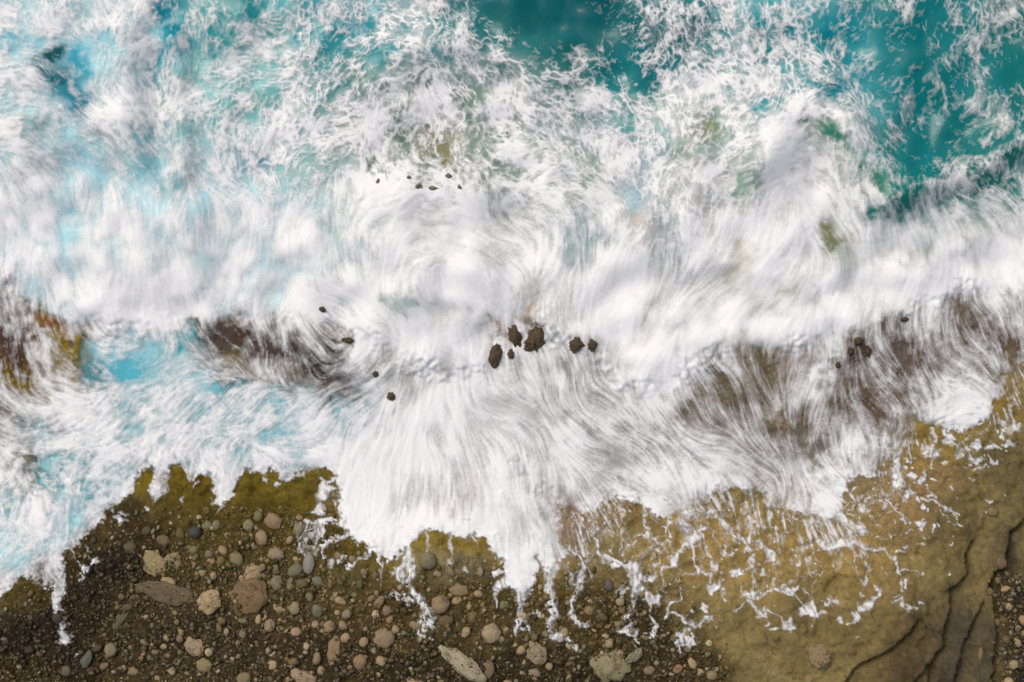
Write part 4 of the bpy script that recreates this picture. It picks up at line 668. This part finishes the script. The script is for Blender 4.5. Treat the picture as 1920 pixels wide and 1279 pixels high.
BIG = [  # u, v, rx, ry, rot(deg), colour, name, irregularity, height, label
 (296,1050,20,26,-25,(160,140,96),'flat_stone',.30,.28,'flat tan stone with a ragged outline under the yellow ledge'),
 (330,1048,17,15,0,(150,132,92),'flat_stone',.22,.28,'smaller flat tan stone joined to the ragged one under the yellow ledge'),
 (318,1107,56,20,12,(104,88,58),'flat_stone',.22,.20,'long dull olive slab lying across the dark gravel'),
 (322,1086,13,9,20,TAN,'flat_stone',.25,.5,'small bright stone resting on the upper edge of the long olive slab'),
 (399,1123,22,23,20,(178,154,112),'flat_stone',.28,.35,'bright tan angular stone, the cleanest pale one in the gravel'),
 (473,1073,20,19,0,(172,148,108),'flat_stone',.26,.32,'tan stone at the head of the rust-stained slab'),
 (466,1116,38,30,-30,(126,98,62),'flat_stone',.26,.20,'rust-stained mottled slab in the middle of the gravel'),
 (369,1207,20,17,30,(168,146,110),'flat_stone',.30,.4,'three-cornered tan stone below the long olive slab'),
 (389,1241,15,14,0,(150,132,92),'cobble',.2,.5,'knobbly tan cobble under the three-cornered stone'),
 (215,1213,12,13,0,(142,126,96),'cobble',.10,.7,'lone round tan cobble at the edge of the darkest gravel'),
 (631,1212,12,30,8,(150,126,86),'flat_stone',.24,.45,'tall narrow stained stone standing upright among the cobbles'),
 (231,1158,9,22,35,(98,94,60),'cobble',.25,.5,'bent greenish stone between dark gravel and the long olive slab'),
 (168,1232,9,20,30,(96,100,80),'cobble',.22,.5,'elongated grey-green stone in the dark gravel by the narrow foam drip'),
 (134,1251,10,11,0,(104,96,70),'cobble',.1,.7,'rounded dull stone next to the elongated grey-green one'),
 (513,977,17,15,0,(150,124,90),'cobble',.16,.5,'brown-spotted round cobble high in the gravel below the yellow ledge'),
 (485,967,10,11,0,(122,118,72),'cobble',.06,.8,'green-tinged ball-like cobble, topmost below the yellow ledge'),
 (468,984,11,11,0,(140,130,90),'cobble',.10,.8,'pale green round cobble just below the topmost ball'),
 (493,1006,11,15,-15,(160,136,100),'cobble',.14,.6,'egg-shaped tan cobble under the brown-spotted one'),
 (369,996,13,12,0,(62,64,58),'cobble',.08,.7,'dark blue-grey round cobble under the yellow ledge'),
 (448,1045,13,15,-20,(132,120,84),'cobble',.16,.6,'ridged olive cobble between two round ones'),
 (520,1036,16,12,10,(158,138,106),'cobble',.16,.6,'wide tan cobble with a stained end'),
 (522,1090,12,15,0,(138,128,98),'cobble',.12,.7,'pear-shaped greenish cobble beside the rust-stained slab'),
 (582,1053,11,21,5,(150,144,128),'cobble',.10,.6,'tall grey cobble below the half-clear foam lobe'),
 (557,1066,16,11,-35,(118,114,84),'cobble',.12,.6,'slanting grey-green cobble next to the tall grey one'),
 (599,1140,11,13,-10,(118,116,90),'cobble',.06,.7,'smooth oval grey-green cobble'),
 (557,1135,11,13,15,(156,140,100),'cobble',.10,.7,'round tan cobble with a small point, beside the smooth oval one'),
 (527,1137,14,8,35,(172,146,108),'cobble',.25,.5,'bone-shaped pale stone below the pear-shaped cobble'),
 (510,1168,10,12,20,(164,140,108),'cobble',.22,.6,'notched tan stone under the bone-shaped one'),
 (560,1179,10,9,0,(176,146,112),'cobble',.14,.7,'pinkish tan pebble below the round cobble with a small point'),
 (622,1168,12,11,0,(158,136,100),'cobble',.16,.7,'blunt tan cobble just above the tall narrow stained stone'),
 (575,1262,24,14,25,(166,144,112),'flat_stone',.28,.5,'cluster-like pale stone at the bottom of the gravel'),
 (463,1266,14,13,0,(138,124,86),'cobble',.16,.6,'chunky olive cobble at the bottom of the gravel'),
 (312,1011,14,10,15,(112,102,64),'cobble',.2,.6,'dull green twin-lobed stone under the yellow ledge'),
 (248,1024,12,11,0,(92,84,56),'cobble',.18,.6,'dull mossy cobble below the swash edge'),
 (828,1126,17,17,0,(154,132,96),'cobble',.05,.8,'largest ball-shaped tan cobble beside the braided foam string'),
 (804,1047,16,16,0,(126,120,84),'cobble',.06,.7,'grey-green round cobble just under the swash edge'),
 (921,1180,18,18,0,(172,152,116),'cobble',.08,.7,'big pale cobble with a bite-like hollow below the hooked dribble'),
 (724,1187,21,18,0,(150,130,96),'cobble',.2,.45,'broad foam-dusted cobble left of the braided string'),
 (861,1101,18,12,5,(146,124,88),'cobble',.22,.5,'wide knobbly tan stone above the ball-shaped cobble'),
 (729,1138,9,10,0,(140,118,84),'cobble',.06,.8,'small round brown cobble above the foam-dusted one'),
 (1140,1093,9,11,-10,(96,92,84),'cobble',.05,.8,'smooth dark grey egg-shaped cobble beside the forked foam web'),
 (1103,1140,10,9,0,(150,124,88),'cobble',.06,.8,'round warm brown cobble under the dark grey egg'),
 (868,1234,18,50,-52,(176,164,132),'boulder',.20,.4,'long pale boulder at the lower end of the braided foam string'),
 (1006,1218,18,21,-25,(158,142,112),'flat_stone',.24,.45,'pale streaked stone below the foam tail of the thick tongue'),
 (1142,1240,34,30,10,(148,138,100),'boulder',.26,.3,'large pale greenish boulder at the bottom below the square foam clot'),
 (1186,1222,20,9,-40,(140,136,106),'flat_stone',.2,.4,'slanting greenish arm of stone beside the large pale boulder'),
 (1214,1249,11,9,0,(140,122,88),'cobble',.1,.7,'oval tan cobble right beside the large pale boulder'),
 (1158,1219,11,9,0,(164,142,108),'cobble',.18,.7,'pale knob of stone above the large greenish boulder'),
 (838,1156,15,11,0,(104,86,52),'cobble',.14,.5,'brown half-buried cobble under the ball-shaped one'),
 (774,1277,26,12,0,(170,146,110),'flat_stone',.24,.6,'wide pale stone cut by the lower edge, under the long boulder'),
 (679,1232,13,15,15,(150,122,84),'cobble',.18,.6,'rusty tan cobble below the foam-dusted one'),
 (918,1246,10,18,0,(124,104,76),'cobble',.12,.5,'dull brown upright stone between two pale boulders'),
 (1527,1222,20,22,-25,(150,128,88),'flat_stone',.3,.10,'flat tan flake stuck to the olive shelf below the threads'),
 (1828,1219,5,12,8,(140,118,78),'cobble',.12,.6,'finger-shaped stone on the grey slab between two ledges'),
 (1792,1242,7,6,0,(78,66,50),'cobble',.06,.8,'dark round stone lodged in the crack beside the grey slab'),
 (1872,1053,11,12,0,(120,98,74),'cobble',.1,.5,'dusty brown cobble at the top of the corner gravel'),
 (1862,1165,9,8,0,(156,132,88),'cobble',.1,.7,'round tan cobble on the inner edge of the corner gravel'),
 (1914,1158,10,11,20,(178,146,104),'cobble',.2,.7,'bright tan stone in the corner gravel at the frame edge'),
 (1329,1257,10,9,0,(150,132,98),'cobble',.1,.7,'pale round cobble in the gravel corner beside the shelf'),
 (1857,958,10,9,0,(138,118,80),'cobble',.14,.35,'tan knob on the shelf under the curved crack'),
]
for k, (u, v, rx, ry, rot, col, nm, irr, hh, lab) in enumerate(BIG):
    me = stone_mesh(nm, k+1.37, 4 if rx > 15 else 3, irr*.62, .55 if nm == 'flat_stone' else .8, .11 if nm == 'cobble' else .20, M_STONE)
    r = min(rx, ry)/80; o = place(nm, me, u, v, rx/80, ry/80, max(.05, r*hh), math.radians(-rot), col, hz(GZ, u, v), .40)
    tag(o, lab, 'boulder' if nm == 'boulder' else 'stone', 'stones on the gravel shore')
REEF = [
 (929,667,13,24,10,'jagged brown rock, lowest of the cluster in the white surf',1),(966,630,12,22,-18,'leaf-shaped brown rock in the surf between two bigger ones',1),(1006,634,19,26,20,'largest brown rock of the cluster standing in the white surf',1),
 (958,664,7,9,0,'small brown rock between the jagged and the leaf-shaped ones',.7),(989,652,7,7,0,'tiny washed rock at the foot of the largest surf rock',.5),(1079,645,14,13,10,'rounded dark rock standing apart beside the surf cluster',.8),(1110,647,10,11,0,'grey half-drowned rock next to the rounded dark one',.5),
 (734,743,8,8,0,'lone dark rock tip poking through white foam below the surf',.7),(705,702,6,6,0,'faint dark rock tip above the lone one',.4),(653,638,12,6,8,'low dark rock at the end of the drowned reef',.4),
 (1608,640,7,8,0,'dark rock knob at the edge of the surf bore, topmost of its group',.6),(1624,659,8,13,0,'upright dark rock in the group under the bore',.6),(1593,659,6,8,0,'small dark rock on the seaward side of the group under the bore',.5),(1569,684,5,6,0,'single dark point beside the pale gush of water',.4),(1693,599,8,5,0,'thin dark rock at the bore edge over brown rock',.4),
 (842,333,9,7,0,'olive rock crown awash in foam, largest of the outer specks',.5),(712,343,8,8,0,'dark awash rock at the outer end of the speckled row',.5),(784,353,11,6,-25,'slim awash rock beside the netted one',.4),(811,356,15,8,0,'netted awash rock covered in white lace',.4),(769,336,7,5,0,'grey awash rock above the slim one',.35),(863,353,10,5,15,'faint awash rock beyond the netted one',.3),
 (605,581,7,5,30,'brown rock slit showing through the deep white surf',.3)]
for k, (u, v, rx, ry, rot, lab, hh) in enumerate(REEF):
    me = stone_mesh('reef_rock', k*2.9+51.3, 4, .20, .8, .36, M_ROCK)
    z = hz(FZ, u, v); rz = max(.06, .30*hh)
    o = place('reef_rock', me, u, v, rx/80, ry/80, rz, math.radians(-rot), (80, 64, 38) if v > 500 else (122, 120, 96), z, .70 if v > 500 else .90)
    tag(o, lab, 'rock', 'rocks breaking the surf')

# pebbles one can pick out: pieces of the shore
rnd = random.Random(3)
taken = [(b[0], b[1], max(b[2], b[3])*.9) for b in BIG]
protos = [stone_mesh('pebble', 200+k*1.7, 2, .12+.04*(k % 4), .8, .14, M_STONE) for k in range(10)]
SMALL = [(391,984,9,GRN),(408,984,9,GRN),(367,1028,10,GRN),(396,1036,9,GRY),(419,1048,8,OLV),(520,1063,8,GRN),(495,1061,9,TAN),(383,1070,9,TAN),(406,1075,8,TAN),(599,1085,9,GRY),(584,1115,9,GRN),(596,1164,8,TAN),(555,1234,9,OLV),(607,1249,10,TAN),(898,1108,9,TAN),(886,1152,9,OLV),(1084,1133,6,GRN),(945,1128,8,GRN),(1029,1243,8,TAN),(1140,1199,9,TAN),(1207,1189,8,GRN),(977,1212,9,TAN),(875,1179,10,TAN),(952,1274,10,TAN),(858,1120,8,TAN),(881,1132,7,TAN),(653,1187,10,TAN),(1322,1219,7,GRN),(1900,1200,7,TAN),(1890,1239,9,TAN),(1847,1105,8,OLV),(235,1115,7,OLV),(460,1159,7,GRN),(430,1180,7,TAN),(705,1075,7,OLV),(668,1110,6,GRN),(640,1120,9,TAN),(548,1087,7,GRY),(548,1096,8,GRN),(745,1172,8,TAN)]
pebs = []
for u, v, r, c in SMALL: pebs.append((u, v, r, c)); taken.append((u, v, r))
tries = 0
while len(pebs) < 300 and tries < 60000:
    tries += 1
    if rnd.random() < .15: u, v = rnd.uniform(1850, 1935), rnd.uniform(1080, 1290)
    else: u, v = rnd.uniform(-20, 1360), rnd.uniform(960, 1290)
    g = hz(GRAV, u, v)
    if g < .45 or rnd.random() > g or hz(INSIDE, u, v) > .05: continue
    dk = smooth(200, 330, np.array(u+.25*(v-1100)+rnd.uniform(-40, 40)))
    if u < 300 and rnd.random() > .25+.6*float(dk): continue
    r = 3.8+6.4*rnd.random()**1.7
    if any((u-a)**2+(v-b)**2 < (r+q)**2*.9 for a, b, q in taken): continue
    taken.append((u, v, r))
    c = rnd.choice([TAN, TAN, TAN, TAN, PALE, PALE, GRN, OLV, (160, 128, 88)]); f = rnd.uniform(.78, 1.1)*(.45+.55*float(dk))
    pebs.append((u, v, r, tuple(x*f for x in c)))
for k, (u, v, r, c) in enumerate(pebs):
    o = place('pebble', protos[k % 10], u, v, r*rnd.uniform(.9, 1.3)/80, r*rnd.uniform(.75, 1.0)/80, r*rnd.uniform(.5, .75)/80, rnd.uniform(0, 6.28), c, hz(GZ, u, v), .36)
    o.parent = ground
# gravel: everything smaller, one mass
def gravel():
    t = NT('gravel_grit'); g = t.n('ShaderNodeTexCoord').outputs['Object']; c = t.attr('tint').outputs['Color']
    n = t.noise(g, 26, 3, .6); c = t.mix(1.0, c, t.rng(n, .3, .7, .72, 1.25), 'MULTIPLY')
    t.l(t.pbsdf(c, .6, .35), t.out.inputs[0])
    vs_, fs = ico(1); base = np.array([tuple(p) for p in vs_]); fs = np.array(fs); r = np.random.default_rng(9)
    co, qs, ti, n0, cnt = [], [], [], 0, 0
    pal = np.array([lin(c) for c in (TAN, TAN, PALE, GRN, GRY, OLV, (140, 112, 66), (96, 78, 40), (84, 70, 36), (62, 52, 28), (52, 43, 22))])
    crust = noise(46, 151)+.6*noise(20, 152)
    while cnt < 16000:
        if r.random() < .14: u, v = r.uniform(1845, 1990), r.uniform(1075, 1340)
        else: u, v = r.uniform(-110, 1360), r.uniform(950, 1360)
        gg = hz(GRAV, u, v)
        if r.random() > gg*1.1-.12 or hz(INSIDE, u, v) > .1: continue
        cr = hz(crust, u, v) > .75; s = ((.9+1.2*r.random()) if cr else (1.0+4.6*r.random()**2.9))/80; loc = LCOL[int((v-V0)/SU), int((u-U0)/SU)]
        lum = float(loc.mean()); w_ = min(1, lum/.028)*(.35+.65*r.random() if cr else r.random()**1.3)
        c = loc*1.2*(1-w_)+pal[r.integers(4 if cr else len(pal))]*w_*.7
        p = base*(1+.16*r.standard_normal((len(base), 1)))*np.array([s*r.uniform(.9, 1.5), s*r.uniform(.8, 1.1), s*r.uniform(.5, .8)])
        a = r.uniform(0, 6.28); ca, sa = math.cos(a), math.sin(a)
        p = np.stack([p[:, 0]*ca-p[:, 1]*sa+X2(u), p[:, 0]*sa+p[:, 1]*ca+Y2(v), p[:, 2]+hz(GZ, u, v)+s*.2], 1)
        co.append(p); qs.append(fs+n0); ti.append(np.repeat(c[None], len(p), 0)); n0 += len(p); cnt += 1
    for (bu, bv, rx, ry, rot, bc, nm, irr, hh, lab) in BIG:           # grit caught on the flat stones
        if nm == 'cobble' or rx < 17: continue
        rz = max(.05, min(rx, ry)/80*hh); zc = hz(GZ, bu, bv)+rz*.2; a0 = math.radians(rot)
        for q in range(int(rx*ry*.16)):
            d, ph = math.sqrt(r.random())*.9, r.uniform(0, 6.283); x, y = d*math.cos(ph)*rx, d*math.sin(ph)*ry
            u, v = bu+x*math.cos(a0)-y*math.sin(a0), bv+x*math.sin(a0)+y*math.cos(a0)
            if hz(crust, u*2.3 % 1900, v*2.3 % 1200) < .1: continue
            s = (.7+1.1*r.random())/80; c = lin(bc)*r.uniform(.25, 1.15) if r.random() < .6 else pal[r.integers(len(pal))]*.6
            p = base*(1+.16*r.standard_normal((len(base), 1)))*np.array([s*r.uniform(.9, 1.6), s, s*.6])+np.array([X2(u), Y2(v), zc+rz*(1-d*d)**.3])
            co.append(p); qs.append(fs+n0); ti.append(np.repeat(c[None], len(p), 0)); n0 += len(p)
    o = mesh_from('gravel', np.concatenate(co), np.concatenate(qs), {'tint': np.concatenate(ti)}, t.m)
    tag(o, 'fine brown and tan gravel between the larger stones', 'gravel', kind='stuff')
gravel()
